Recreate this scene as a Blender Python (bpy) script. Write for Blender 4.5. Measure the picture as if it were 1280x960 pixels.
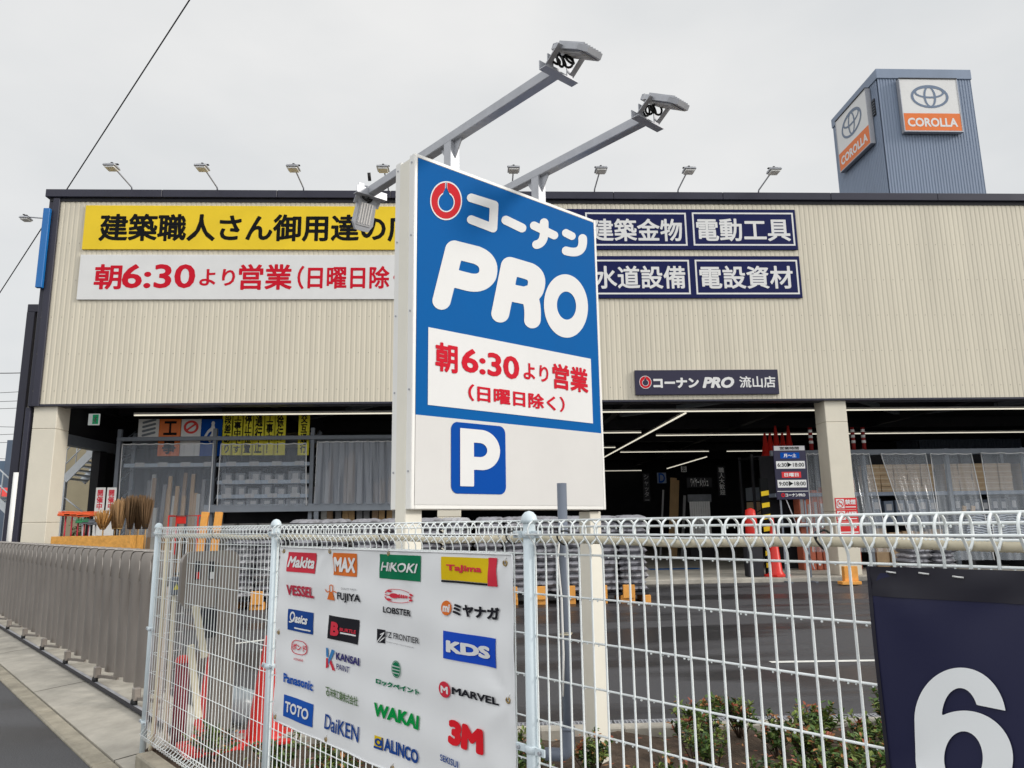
import bpy, math, random
import numpy as np
from mathutils import Vector, Matrix
random.seed(7)
SC = bpy.context.scene
COL = SC.collection
for o in list(bpy.data.objects): bpy.data.objects.remove(o)

# ------------------------------------------------------------------ camera
FPX = 929.0; PITCH = math.radians(10.624); ROLL = math.radians(-0.816); YAW = math.radians(2.465)
TH = math.radians(41.444) - YAW          # the road / pylon direction against the shop front
EYE = np.array([0.0, 0.0, 1.5])
def _basis():
    cp, sp = math.cos(PITCH), math.sin(PITCH); cr, sr = math.cos(ROLL), math.sin(ROLL)
    fw = np.array([0, cp, sp]); u0 = np.array([0, -sp, cp]); r0 = np.array([1., 0, 0])
    rt = cr*r0 + sr*u0; up = cr*u0 - sr*r0
    c, s = math.cos(-YAW), math.sin(-YAW); m = np.array([[c, -s, 0], [s, c, 0], [0, 0, 1]])
    return m@rt, m@up, m@fw
RT, UP, FW = _basis()
cam = bpy.data.cameras.new('camera'); camo = bpy.data.objects.new('camera', cam); COL.objects.link(camo)
cam.sensor_width = 36.0; cam.lens = 36.0*FPX/1280; cam.clip_end = 2000; cam.clip_start = 0.05
mw = Matrix.Identity(4)
for i in range(3): mw[i][0] = RT[i]; mw[i][1] = UP[i]; mw[i][2] = -FW[i]; mw[i][3] = EYE[i]
camo.matrix_world = mw
SC.camera = camo

# ------------------------------------------------------------------ sky, sun, exposure
SUND = Vector((-0.86, 0.285, -0.415)).normalized()
w = bpy.data.worlds.new('World'); SC.world = w; w.use_nodes = True
nt = w.node_tree; nt.nodes.clear()
out = nt.nodes.new('ShaderNodeOutputWorld'); bg = nt.nodes.new('ShaderNodeBackground'); bg.inputs[1].default_value = 0.1
sky = nt.nodes.new('ShaderNodeTexSky'); sky.sky_type = 'NISHITA'; sky.sun_disc = False
sky.sun_elevation = math.asin(-SUND.z); sky.sun_rotation = math.atan2(-SUND.x, -SUND.y)
tc = nt.nodes.new('ShaderNodeTexCoord'); nz = nt.nodes.new('ShaderNodeTexNoise')
nz.inputs['Scale'].default_value = 2.2; nz.inputs['Detail'].default_value = 5; nz.inputs['Roughness'].default_value = 0.5
mp = nt.nodes.new('ShaderNodeMapping'); mp.inputs['Scale'].default_value = (1, 1, 2.2)
cr = nt.nodes.new('ShaderNodeValToRGB')
cr.color_ramp.elements[0].position = 0.3; cr.color_ramp.elements[0].color = (5.75, 5.88, 5.95, 1)
cr.color_ramp.elements[1].position = 0.75; cr.color_ramp.elements[1].color = (7.15, 7.10, 7.0, 1)
mx = nt.nodes.new('ShaderNodeMixRGB'); mx.inputs[0].default_value = 0.95
nt.links.new(tc.outputs['Generated'], mp.inputs[0]); nt.links.new(mp.outputs[0], nz.inputs['Vector'])
nt.links.new(nz.outputs[0], cr.inputs[0])
nt.links.new(sky.outputs[0], mx.inputs[1]); nt.links.new(cr.outputs[0], mx.inputs[2])
# unseen sky overhead and behind the camera brightened, added as fill light
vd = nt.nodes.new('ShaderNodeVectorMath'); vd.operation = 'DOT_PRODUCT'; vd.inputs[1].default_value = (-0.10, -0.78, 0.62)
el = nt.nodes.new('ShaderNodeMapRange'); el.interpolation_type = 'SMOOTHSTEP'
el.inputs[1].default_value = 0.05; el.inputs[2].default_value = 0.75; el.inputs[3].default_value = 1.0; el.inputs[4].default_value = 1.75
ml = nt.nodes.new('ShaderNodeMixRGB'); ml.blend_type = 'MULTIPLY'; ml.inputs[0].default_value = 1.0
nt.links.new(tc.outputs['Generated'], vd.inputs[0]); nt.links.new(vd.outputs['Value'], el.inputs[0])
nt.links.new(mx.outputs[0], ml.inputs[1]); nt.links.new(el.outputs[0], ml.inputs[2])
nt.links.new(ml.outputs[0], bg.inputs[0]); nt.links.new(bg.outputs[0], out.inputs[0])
sl = bpy.data.lights.new('sun', 'SUN'); sl.energy = 1.65; sl.angle = math.radians(10); sl.color = (1.0, 0.95, 0.88)
so = bpy.data.objects.new('sun', sl); COL.objects.link(so); so.location = (0, 0, 40)
so.rotation_euler = SUND.to_track_quat('-Z', 'Y').to_euler()
SC.view_settings.view_transform = 'Standard'; SC.view_settings.look = 'None'
SC.view_settings.exposure = 0.35; SC.view_settings.gamma = 1.0; SC.view_settings.use_curve_mapping = False

# ------------------------------------------------------------------ geometry of the view: pixel -> point on a real plane
def A(*v): return np.array(v, float)
ZX = A(0, 0, 1)
def ray(x, y): return FW*FPX + RT*(x-640) - UP*(y-480)
def hit(x, y, o, n):
    d = ray(x, y); t = np.dot(o-EYE, n)/np.dot(d, n); return EYE + d*t
def atY(x, y, Y): return hit(x, y, A(0, Y, 0), A(0, 1, 0))
def atZ(x, y, Z): return hit(x, y, A(0, 0, Z), A(0, 0, 1))
U = A(math.cos(TH), math.sin(TH), 0); N = A(math.sin(TH), -math.cos(TH), 0)
def UN(u, n, z=0.0): return U*u + N*n + A(0, 0, z)

class Frame:
    def __init__(s, o, ex, ey, n, warp=None): s.o, s.ex, s.ey, s.n, s.warp = o, ex, ey, n, warp
    def P(s, u, v, d=0.0):
        if s.warp: d = d + s.warp(u, v)
        return s.o + s.ex*u + s.ey*v + s.n*d
    def uv(s, px, py):
        h = hit(px, py, s.o, s.n) - s.o
        return float(h@s.ex), float(h@s.ey)

# ------------------------------------------------------------------ materials
_mats = {}
def M(name, col, rough=0.6, var=0.08, scale=6.0, bump=0.0, metal=0.0, spec=0.35, stretch=(1, 1, 1), bscale=None):
    if name in _mats: return _mats[name]
    m = bpy.data.materials.new(name); m.use_nodes = True; t = m.node_tree; b = t.nodes['Principled BSDF']
    b.inputs['Roughness'].default_value = rough; b.inputs['Metallic'].default_value = metal
    b.inputs['Specular IOR Level'].default_value = spec
    c = (col[0], col[1], col[2], 1)
    tcn = t.nodes.new('ShaderNodeTexCoord'); mpn = t.nodes.new('ShaderNodeMapping'); mpn.inputs['Scale'].default_value = stretch
    t.links.new(tcn.outputs['Object'], mpn.inputs[0])
    if var > 0:
        n = t.nodes.new('ShaderNodeTexNoise'); n.inputs['Scale'].default_value = scale; n.inputs['Detail'].default_value = 6
        n.inputs['Roughness'].default_value = 0.65
        t.links.new(mpn.outputs[0], n.inputs['Vector'])
        r = t.nodes.new('ShaderNodeValToRGB')
        r.color_ramp.elements[0].position = 0.3; r.color_ramp.elements[1].position = 0.7
        r.color_ramp.elements[0].color = tuple(x*(1-var) for x in col)+(1,)
        r.color_ramp.elements[1].color = tuple(min(1, x*(1+var)) for x in col)+(1,)
        t.links.new(n.outputs[0], r.inputs[0]); t.links.new(r.outputs[0], b.inputs['Base Color'])
        mr = t.nodes.new('ShaderNodeMapRange'); mr.inputs[3].default_value = max(0.03, rough-0.08); mr.inputs[4].default_value = min(1, rough+0.1)
        t.links.new(n.outputs[0], mr.inputs[0]); t.links.new(mr.outputs[0], b.inputs['Roughness'])
    else: b.inputs['Base Color'].default_value = c
    if bump > 0:
        n2 = t.nodes.new('ShaderNodeTexNoise'); n2.inputs['Scale'].default_value = bscale or scale*6; n2.inputs['Detail'].default_value = 4
        bp = t.nodes.new('ShaderNodeBump'); bp.inputs['Strength'].default_value = bump; bp.inputs['Distance'].default_value = 0.02
        t.links.new(mpn.outputs[0], n2.inputs['Vector'])
        t.links.new(n2.outputs[0], bp.inputs['Height']); t.links.new(bp.outputs[0], b.inputs['Normal'])
    _mats[name] = m; return m
def emit(name, col, s):
    if name in _mats: return _mats[name]
    m = bpy.data.materials.new(name); m.use_nodes = True; b = m.node_tree.nodes['Principled BSDF']
    b.inputs['Base Color'].default_value = col+(1,); b.inputs['Emission Color'].default_value = col+(1,); b.inputs['Emission Strength'].default_value = s
    _mats[name] = m; return m
def asphalt(name, base, wet):
    m = bpy.data.materials.new(name); m.use_nodes = True; t = m.node_tree; b = t.nodes['Principled BSDF']
    tcn = t.nodes.new('ShaderNodeTexCoord'); L = t.links.new
    n = t.nodes.new('ShaderNodeTexNoise'); n.inputs['Scale'].default_value = 70; n.inputs['Detail'].default_value = 8; n.inputs['Roughness'].default_value = 0.75
    v = t.nodes.new('ShaderNodeTexVoronoi'); v.inputs['Scale'].default_value = 140
    big = t.nodes.new('ShaderNodeTexNoise'); big.inputs['Scale'].default_value = 0.45; big.inputs['Detail'].default_value = 5
    mpn = t.nodes.new('ShaderNodeMapping'); mpn.inputs['Scale'].default_value = (0.4, 1.7, 1)
    for q in (n, v): L(tcn.outputs['Object'], q.inputs['Vector'])
    L(tcn.outputs['Object'], mpn.inputs[0]); L(mpn.outputs[0], big.inputs['Vector'])
    r = t.nodes.new('ShaderNodeValToRGB'); r.color_ramp.elements[0].color = tuple(x*0.45 for x in base)+(1,); r.color_ramp.elements[1].color = tuple(x*1.75 for x in base)+(1,)
    r.color_ramp.elements[0].position = 0.3; r.color_ramp.elements[1].position = 0.72
    L(n.outputs[0], r.inputs[0])
    wr = t.nodes.new('ShaderNodeValToRGB'); wr.color_ramp.elements[0].position = 0.48; wr.color_ramp.elements[1].position = 0.575
    L(big.outputs[0], wr.inputs[0])
    mxn = t.nodes.new('ShaderNodeMixRGB'); mxn.blend_type = 'MULTIPLY'; mxn.inputs[2].default_value = (0.42, 0.42, 0.44, 1)
    L(wr.outputs[0], mxn.inputs[0]); L(r.outputs[0], mxn.inputs[1]); L(mxn.outputs[0], b.inputs['Base Color'])
    mr = t.nodes.new('ShaderNodeMapRange'); mr.inputs[3].default_value = 0.62; mr.inputs[4].default_value = wet
    L(wr.outputs[0], mr.inputs[0]); L(mr.outputs[0], b.inputs['Roughness'])
    bp = t.nodes.new('ShaderNodeBump'); bp.inputs['Strength'].default_value = 0.35; bp.inputs['Distance'].default_value = 0.006
    L(v.outputs['Distance'], bp.inputs['Height']); L(bp.outputs[0], b.inputs['Normal'])
    return m
def clearplastic(name, alpha, tint):
    m = bpy.data.materials.new(name); m.use_nodes = True; t = m.node_tree; L = t.links.new
    b = t.nodes['Principled BSDF']; o = t.nodes['Material Output']
    b.inputs['Base Color'].default_value = tint+(1,); b.inputs['Roughness'].default_value = 0.12
    tr = t.nodes.new('ShaderNodeBsdfTransparent'); mxs = t.nodes.new('ShaderNodeMixShader')
    lw = t.nodes.new('ShaderNodeLayerWeight'); lw.inputs[0].default_value = 0.2
    mr = t.nodes.new('ShaderNodeMapRange'); mr.inputs[3].default_value = alpha; mr.inputs[4].default_value = min(1, alpha+0.4)
    L(lw.outputs['Facing'], mr.inputs[0]); L(mr.outputs[0], mxs.inputs[0]); L(tr.outputs[0], mxs.inputs[1]); L(b.outputs[0], mxs.inputs[2])
    L(mxs.outputs[0], o.inputs[0]); return m

beige = M('beige_steel', (0.61, 0.562, 0.455), 0.5, 0.075, 2.2, stretch=(1, 1, 0.07))
cream = M('cream_panel', (0.68, 0.635, 0.53), 0.6, 0.04, 2.0)
navydk = M('dark_navy_trim', (0.022, 0.022, 0.04), 0.4, 0.1, 2)
dark = M('dark_steel', (0.02, 0.02, 0.025), 0.6, 0.2, 3)
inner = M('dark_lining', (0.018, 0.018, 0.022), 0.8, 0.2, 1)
white = M('white_paint', (0.78, 0.77, 0.74), 0.35, 0.03, 3)
vinyl = M('white_vinyl', (0.70, 0.70, 0.695), 0.5, 0.03, 2, spec=0.15)
wire = M('white_coated_wire', (0.80, 0.84, 0.84), 0.3, 0.04, 20)
postm = M('pale_blue_white_post', (0.60, 0.68, 0.72), 0.32, 0.04, 6)
blue = M('sign_blue', (0.001, 0.100, 0.335), 0.6, 0.04, 1.2, spec=0.06)
blue2 = M('parking_blue', (0.001, 0.062, 0.33), 0.6, 0.03, 2, spec=0.06)
red = M('letter_red', (0.55, 0.010, 0.026), 0.6, 0.03, 4, spec=0.08)
ringred = M('ring_red', (0.54, 0.018, 0.026), 0.6, 0.03, 4, spec=0.08)
yellow = M('banner_yellow', (0.82, 0.58, 0.03), 0.55, 0.04, 1, spec=0.15)
black = M('letter_black', (0.008, 0.009, 0.010), 0.65, 0.0, spec=0.06)
navy = M('banner_navy', (0.008, 0.012, 0.072), 0.55, 0.06, 2, spec=0.12)
silver = M('galvanised_steel', (0.41, 0.42, 0.45), 0.4, 0.08, 12, metal=0.25)
greym = M('grey_steel', (0.16, 0.18, 0.21), 0.5, 0.1, 4)
chrome = M('emblem_silver', (0.13, 0.17, 0.24), 0.35, 0.05, 4, metal=0.3)
towerm = M('tower_blue_steel', (0.205, 0.255, 0.345), 0.45, 0.06, 1.0, stretch=(1, 1, 0.2))
orange = M('orange_panel', (0.72, 0.16, 0.02), 0.4, 0.04, 2)
rubber = M('black_rubber', (0.012, 0.012, 0.013), 0.5, 0.0)
conem = M('cone_red', (0.62, 0.026, 0.018), 0.4, 0.08, 5)
beigepl = M('beige_conduit', (0.62, 0.56, 0.42), 0.45, 0.05, 6)
greypl = M('grey_pipe', (0.13, 0.15, 0.19), 0.4, 0.06, 8)
bronze = M('bronze_aluminium', (0.285, 0.255, 0.23), 0.32, 0.12, 3, metal=0.55, stretch=(1, 1, 0.3))
concrete = M('concrete', (0.39, 0.365, 0.315), 0.85, 0.26, 2.2, bump=0.35)
concrete2 = M('dirty_concrete', (0.31, 0.28, 0.22), 0.85, 0.3, 5, bump=0.4)
soil = M('soil', (0.085, 0.06, 0.042), 0.95, 0.45, 9, bump=0.9)
osb = M('osb_board', (0.62, 0.31, 0.07), 0.7, 0.22, 14)
wood = M('pale_wood', (0.42, 0.27, 0.13), 0.7, 0.15, 6, stretch=(1, 1, 0.2))
orwood = M('orange_wood', (0.72, 0.33, 0.07), 0.6, 0.15, 6)
bagm = M('grey_bag', (0.25, 0.25, 0.275), 0.5, 0.25, 9, bump=0.5, bscale=14)
bagm2 = M('pale_bag', (0.40, 0.40, 0.42), 0.45, 0.25, 9, bump=0.5, bscale=14)
carton = M('tan_carton', (0.40, 0.29, 0.18), 0.75, 0.12, 4)
carton2 = M('grey_white_carton', (0.17, 0.18, 0.20), 0.7, 0.2, 4)
signyel = M('board_yellow', (0.78, 0.70, 0.02), 0.45, 0.05, 3)
led = emit('led_tube', (1.0, 0.95, 0.80), 0.62)
film = clearplastic('clear_curtain_film', 0.13, (0.8, 0.82, 0.85))
lawnline = M('road_paint', (0.70, 0.70, 0.66), 0.6, 0.15, 12)

# ------------------------------------------------------------------ mesh builder and object helpers
class MB:
    def __init__(s): s.v = []; s.f = []; s.mi = []; s.sm = []; s.m = []
    def slot(s, m):
        if m not in s.m: s.m.append(m)
        return s.m.index(m)
    def add(s, vs, fs, m, smooth=False):
        b = len(s.v); k = s.slot(m)
        s.v.extend([tuple(map(float, p)) for p in vs])
        for f in fs: s.f.append([b+i for i in f]); s.mi.append(k); s.sm.append(smooth)
        return s
    def obox(s, c, a, b, d, m, bev=0.0):
        # c centre, a b d half-axis vectors
        c, a, b, d = map(lambda q: np.array(q, float), (c, a, b, d))
        if np.dot(np.cross(a, b), d) < 0: a = -a
        if bev <= 0:
            vs = [c+i*a+j*b+k*d for k in (-1, 1) for j in (-1, 1) for i in (-1, 1)]
            return s.add(vs, [(0, 2, 3, 1), (4, 5, 7, 6), (0, 1, 5, 4), (2, 6, 7, 3), (0, 4, 6, 2), (1, 3, 7, 5)], m)
        la, lb, ld = (np.linalg.norm(q) for q in (a, b, d)); bv = min(bev, 0.45*min(la, lb, ld))
        ea, eb, ed = 1-bv/la, 1-bv/lb, 1-bv/ld
        idx = {}; vs = []
        for i in (-1, 1):
            for j in (-1, 1):
                for k in (-1, 1):
                    for t in range(3):
                        e = [ea, eb, ed]; e[t] = 1
                        idx[(i, j, k, t)] = len(vs); vs.append(c+i*e[0]*a+j*e[1]*b+k*e[2]*d)
        fs = []
        for i in (-1, 1):
            q = [idx[(i, -1, -1, 0)], idx[(i, 1, -1, 0)], idx[(i, 1, 1, 0)], idx[(i, -1, 1, 0)]]; fs.append(q if i > 0 else q[::-1])
            q = [idx[(-1, i, -1, 1)], idx[(-1, i, 1, 1)], idx[(1, i, 1, 1)], idx[(1, i, -1, 1)]]; fs.append(q if i > 0 else q[::-1])
            q = [idx[(-1, -1, i, 2)], idx[(1, -1, i, 2)], idx[(1, 1, i, 2)], idx[(-1, 1, i, 2)]]; fs.append(q if i > 0 else q[::-1])
        for j in (-1, 1):
            for k in (-1, 1):
                q = [idx[(-1, j, k, 1)], idx[(1, j, k, 1)], idx[(1, j, k, 2)], idx[(-1, j, k, 2)]]; fs.append(q if j*k > 0 else q[::-1])
                q = [idx[(j, -1, k, 2)], idx[(j, 1, k, 2)], idx[(j, 1, k, 0)], idx[(j, -1, k, 0)]]; fs.append(q if j*k > 0 else q[::-1])
                q = [idx[(j, k, -1, 0)], idx[(j, k, 1, 0)], idx[(j, k, 1, 1)], idx[(j, k, -1, 1)]]; fs.append(q if j*k > 0 else q[::-1])
                for i in (-1, 1):
                    q = [idx[(i, j, k, 0)], idx[(i, j, k, 1)], idx[(i, j, k, 2)]]; fs.append(q if i*j*k > 0 else q[::-1])
        return s.add(vs, fs, m)
    def box(s, x0, y0, z0, x1, y1, z1, m, bev=0.0):
        return s.obox(((x0+x1)/2, (y0+y1)/2, (z0+z1)/2), ((x1-x0)/2, 0, 0), (0, (y1-y0)/2, 0), (0, 0, (z1-z0)/2), m, bev)
    def bar(s, p, q, wd, ht, m, upv=(0, 0, 1), bev=0.0):
        p, q = np.array(p, float), np.array(q, float); d = q-p; l = np.linalg.norm(d); d /= l
        sd = np.cross(d, np.array(upv, float)); sd /= np.linalg.norm(sd); u2 = np.cross(sd, d)
        return s.obox((p+q)/2, d*l/2, sd*wd/2, u2*ht/2, m, bev)
    def tube(s, pts, r, m, n=6, closed=False, caps=True):
        pts = [np.array(p, float) for p in pts]; K = len(pts); vs = []; ref = None
        rs = r if hasattr(r, '__len__') else [r]*K
        for i, p in enumerate(pts):
            if closed: d = pts[(i+1) % K]-pts[i-1]
            else: d = pts[min(i+1, K-1)]-pts[max(i-1, 0)]
            d = d/(np.linalg.norm(d)+1e-12)
            if ref is None:
                ref = np.array([0, 0, 1.]) if abs(d[2]) < 0.9 else np.array([1., 0, 0])
            a = ref-d*np.dot(ref, d); a /= np.linalg.norm(a)+1e-12; b = np.cross(d, a); ref = a
            for k in range(n):
                t = 2*math.pi*k/n; vs.append(p+rs[i]*(math.cos(t)*a+math.sin(t)*b))
        fs = []
        for i in range(K if closed else K-1):
            j = (i+1) % K
            for k in range(n): fs.append((i*n+k, i*n+(k+1) % n, j*n+(k+1) % n, j*n+k))
        s.add(vs, fs, m, True)
        if caps and not closed:
            b = len(s.v)-len(vs); kk = s.slot(m)
            s.f.append([b+k for k in range(n)][::-1]); s.mi.append(kk); s.sm.append(False)
            s.f.append([b+(K-1)*n+k for k in range(n)]); s.mi.append(kk); s.sm.append(False)
        return s
    def cyl(s, p, q, r, m, n=12, r2=None): return s.tube([p, q], [r, r if r2 is None else r2], m, n)
    def lathe(s, c, prof, m, n=16):
        vs = []; fs = []
        for (r, z) in prof:
            for k in range(n):
                t = 2*math.pi*k/n; vs.append((c[0]+r*math.cos(t), c[1]+r*math.sin(t), c[2]+z))
        for i in range(len(prof)-1):
            for k in range(n): fs.append((i*n+k, i*n+(k+1) % n, (i+1)*n+(k+1) % n, (i+1)*n+k))
        return s.add(vs, fs, m, True)
    def prism(s, poly, fr, d0, d1, m):
        n = len(poly); vs = [fr.P(u, v, d0) for u, v in poly]+[fr.P(u, v, d1) for u, v in poly]
        fs = [list(range(n))[::-1], list(range(n, 2*n))]+[(i, (i+1) % n, n+(i+1) % n, n+i) for i in range(n)]
        return s.add(vs, fs, m)
    def rect(s, fr, u0, v0, u1, v1, d, m, nu=1, nv=1):
        vs = [fr.P(u0+(u1-u0)*i/nu, v0+(v1-v0)*j/nv, d) for j in range(nv+1) for i in range(nu+1)]
        fs = [(j*(nu+1)+i, j*(nu+1)+i+1, (j+1)*(nu+1)+i+1, (j+1)*(nu+1)+i) for j in range(nv) for i in range(nu)]
        return s.add(vs, fs, m, nu > 1)
    def slab(s, fr, u0, v0, u1, v1, d0, d1, m, bev=0.0):
        c = fr.o+fr.ex*(u0+u1)/2+fr.ey*(v0+v1)/2+fr.n*(d0+d1)/2
        return s.obox(c, fr.ex*(u1-u0)/2, fr.ey*(v1-v0)/2, fr.n*(d1-d0)/2, m, bev)
    def build(s, name, parent=None, origin=None):
        me = bpy.data.meshes.new(name); L = A(0, 0, 0)
        if parent is not None:
            r = parent
            while r.parent is not None: r = r.parent
            L = np.array(r.location)
        elif origin is not None: L = np.array(origin, float)
        elif s.v:
            a = np.array(s.v); lo, hi = a.min(0), a.max(0); L = A((lo[0]+hi[0])/2, (lo[1]+hi[1])/2, lo[2])
        me.from_pydata((np.array(s.v)-L).tolist(), [], s.f)
        for m in s.m: me.materials.append(m)
        me.polygons.foreach_set('material_index', s.mi); me.polygons.foreach_set('use_smooth', s.sm); me.update()
        o = bpy.data.objects.new(name, me); COL.objects.link(o)
        if parent is not None: o.parent = parent
        else: o.location = L
        return o
def tag(o, label=None, cat=None, group=None, kind=None):
    if label: o['label'] = label
    if cat: o['category'] = cat
    if group: o['group'] = group
    if kind: o['kind'] = kind
    return o
def T(name, label, cat, loc, group=None):
    o = bpy.data.objects.new(name, None); COL.objects.link(o); o.location = tuple(map(float, loc)); o.empty_display_size = 0.2
    return tag(o, label, cat, group)
def dup(root, loc, rot=None, label=None, group=None):
    def cp(o, par):
        c = o.copy(); COL.objects.link(c)
        if par is not None: c.parent = par
        for ch in o.children: cp(ch, c)
        return c
    r = cp(root, None); r.location = tuple(map(float, loc))
    if rot is not None: r.rotation_euler = rot
    if label: r['label'] = label
    if group: r['group'] = group
    return r

# ------------------------------------------------------------------ lettering
_tx = {}
def text_geo(body, bold, shear, vertical=False):
    # outlines of the built-in font, thickened by a distance field so strokes stay clean
    k = (body, bold, shear, vertical)
    if k in _tx: return _tx[k]
    cu = bpy.data.curves.new('lettering', 'FONT'); cu.body = '\n'.join(body) if vertical else body
    cu.shear = shear; cu.resolution_u = 3; cu.align_x = 'CENTER' if vertical else 'LEFT'
    ob = bpy.data.objects.new('lettering', cu); COL.objects.link(ob)
    bpy.context.view_layer.update()
    dg = bpy.context.evaluated_depsgraph_get(); ev = ob.evaluated_get(dg); me = ev.to_mesh()
    pv = np.array([tuple(v.co)[:2] for v in me.vertices]); ec = {}
    for p in me.polygons:
        q = list(p.vertices)
        for a, b in zip(q, q[1:]+q[:1]):
            e = (min(a, b), max(a, b)); ec[e] = ec.get(e, 0)+1
    E = np.array([e for e, c in ec.items() if c == 1])
    ev.to_mesh_clear(); bpy.data.objects.remove(ob); bpy.data.curves.remove(cu)
    P0, P1 = pv[E[:, 0]], pv[E[:, 1]]
    lo, hi = pv.min(0)-bold-.01, pv.max(0)+bold+.01
    big = len(body) <= 2; h = (.011 if big else .0135 if len(body) < 12 else .018)
    nx = max(2, int(math.ceil((hi[0]-lo[0])/h))); ny = max(2, int(math.ceil((hi[1]-lo[1])/h)))
    xs = lo[0]+h*np.arange(nx+1); ys = lo[1]+h*np.arange(ny+1); F = np.full((ny+1, nx+1), 1.0)
    T_ = 40
    for j0 in range(0, ny+1, T_):
        for i0 in range(0, nx+1, T_):
            X, Y = np.meshgrid(xs[i0:i0+T_], ys[j0:j0+T_]); X = X.ravel(); Y = Y.ravel(); m = bold+.05
            yl = (np.minimum(P0[:, 1], P1[:, 1]) <= Y.max()+m) & (np.maximum(P0[:, 1], P1[:, 1]) >= Y.min()-m)
            a, b = P0[yl], P1[yl]
            if len(a) == 0: continue
            # even-odd test along +x
            r = (np.maximum(a[:, 0], b[:, 0]) >= X.min()); a2, b2 = a[r], b[r]; ins = np.zeros(len(X), bool)
            if len(a2):
                c = (a2[None, :, 1] > Y[:, None]) != (b2[None, :, 1] > Y[:, None])
                xi = a2[None, :, 0]+(Y[:, None]-a2[None, :, 1])*(b2-a2)[None, :, 0]/((b2-a2)[None, :, 1]+1e-15)
                ins = (np.sum(c & (xi > X[:, None]), 1) % 2) == 1
            n_ = (np.minimum(a[:, 0], b[:, 0]) <= X.max()+m) & (np.maximum(a[:, 0], b[:, 0]) >= X.min()-m); a3, b3 = a[n_], b[n_]; dist = np.full(len(X), .2)
            if len(a3):
                d = b3-a3; l2 = (d**2).sum(1)+1e-15
                t = np.clip(((X[:, None]-a3[None, :, 0])*d[None, :, 0]+(Y[:, None]-a3[None, :, 1])*d[None, :, 1])/l2[None], 0, 1)
                dist = np.sqrt(((X[:, None]-a3[None, :, 0]-t*d[None, :, 0])**2+(Y[:, None]-a3[None, :, 1]-t*d[None, :, 1])**2).min(1))
            f = np.where(ins, -dist, dist)-bold; F[j0:j0+T_, i0:i0+T_] = f.reshape(len(ys[j0:j0+T_]), -1)
    vs, fs = march(xs, ys, F); vs = np.array(vs); lo, hi = vs.min(0), vs.max(0); vs = (vs-lo)/(hi-lo)
    _tx[k] = (vs, fs); return _tx[k]
def march(xs, ys, F):
    ny, nx = F.shape[0]-1, F.shape[1]-1; vs = []; fs = []; S = (F <= 0); cnt = S[:-1, :-1].astype(int)+S[:-1, 1:]+S[1:, :-1]+S[1:, 1:]
    def put(poly): b = len(vs); vs.extend(poly); fs.append(list(range(b, b+len(poly))))
    for j in range(ny):
        row = np.nonzero(cnt[j])[0]; k_ = 0
        while k_ < len(row):
            i = row[k_]
            if cnt[j, i] == 4:
                e = k_
                while e+1 < len(row) and row[e+1] == row[e]+1 and cnt[j, row[e+1]] == 4 and e-k_ < 11: e += 1
                q = row[e]+1; put([(xs[i], ys[j]), (xs[q], ys[j]), (xs[q], ys[j+1]), (xs[i], ys[j+1])]); k_ = e+1; continue
            c = ((i, j), (i+1, j), (i+1, j+1), (i, j+1)); f = [F[b, a] for a, b in c]; poly = []
            for a in range(4):
                b = (a+1) % 4; pa = (xs[c[a][0]], ys[c[a][1]])
                if f[a] <= 0: poly.append(pa)
                if (f[a] <= 0) != (f[b] <= 0):
                    pb = (xs[c[b][0]], ys[c[b][1]]); t = f[a]/(f[a]-f[b]); poly.append((pa[0]+t*(pb[0]-pa[0]), pa[1]+t*(pb[1]-pa[1])))
            if len(poly) >= 3: put(poly)
            k_ += 1
    return vs, fs
def text(mb, fr, body, r, m, d=0.004, bold=0.02, shear=0.0, vertical=False):
    vs, fs = text_geo(body, bold, shear, vertical); u0, v0, u1, v1 = r
    mb.add([fr.P(u0+(u1-u0)*x, v0+(v1-v0)*y, d) for x, y in vs], fs, m)
def R4(fr, xl, yt, xr, yb):     # pixel of a mark's top-left and bottom-right -> its rectangle on the surface it lies on
    a = fr.uv(xl, yt); b = fr.uv(xr, yb); return a[0], b[1], b[0], a[1]
# signed-distance shapes -> one flat, non-overlapping mesh
def cap(X, Y, pts, r):
    d = None
    for (x0, y0), (x1, y1) in zip(pts[:-1], pts[1:]):
        dx, dy = x1-x0, y1-y0; l2 = dx*dx+dy*dy+1e-12
        t = np.clip(((X-x0)*dx+(Y-y0)*dy)/l2, 0, 1); q = np.hypot(X-x0-t*dx, Y-y0-t*dy)-r
        d = q if d is None else np.minimum(d, q)
    return d
def ell(X, Y, cx, cy, rx, ry, rot=0.0):
    c, s = math.cos(rot), math.sin(rot); x, y = (X-cx)*c+(Y-cy)*s, -(X-cx)*s+(Y-cy)*c
    k = np.sqrt((x/rx)**2+(y/ry)**2); return (k-1)*min(rx, ry)
def bxs(X, Y, x0, y0, x1, y1, r=0.0):
    qx = np.abs(X-(x0+x1)/2)-(x1-x0)/2+r; qy = np.abs(Y-(y0+y1)/2)-(y1-y0)/2+r
    return np.hypot(np.maximum(qx, 0), np.maximum(qy, 0))+np.minimum(np.maximum(qx, qy), 0)-r
def plg(X, Y, pts):             # convex polygon, either winding
    d = None; ar = sum(a[0]*b[1]-b[0]*a[1] for a, b in zip(pts, pts[1:]+pts[:1])); sg = 1 if ar > 0 else -1
    for a, b in zip(pts, pts[1:]+pts[:1]):
        nx, ny = (b[1]-a[1])*sg, -(b[0]-a[0])*sg; l = math.hypot(nx, ny)
        q = ((X-a[0])*nx+(Y-a[1])*ny)/l; d = q if d is None else np.maximum(d, q)
    return d
def un(*a):
    d = a[0]
    for q in a[1:]: d = np.minimum(d, q)
    return d
def sub(a, b): return np.maximum(a, -b)
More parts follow.
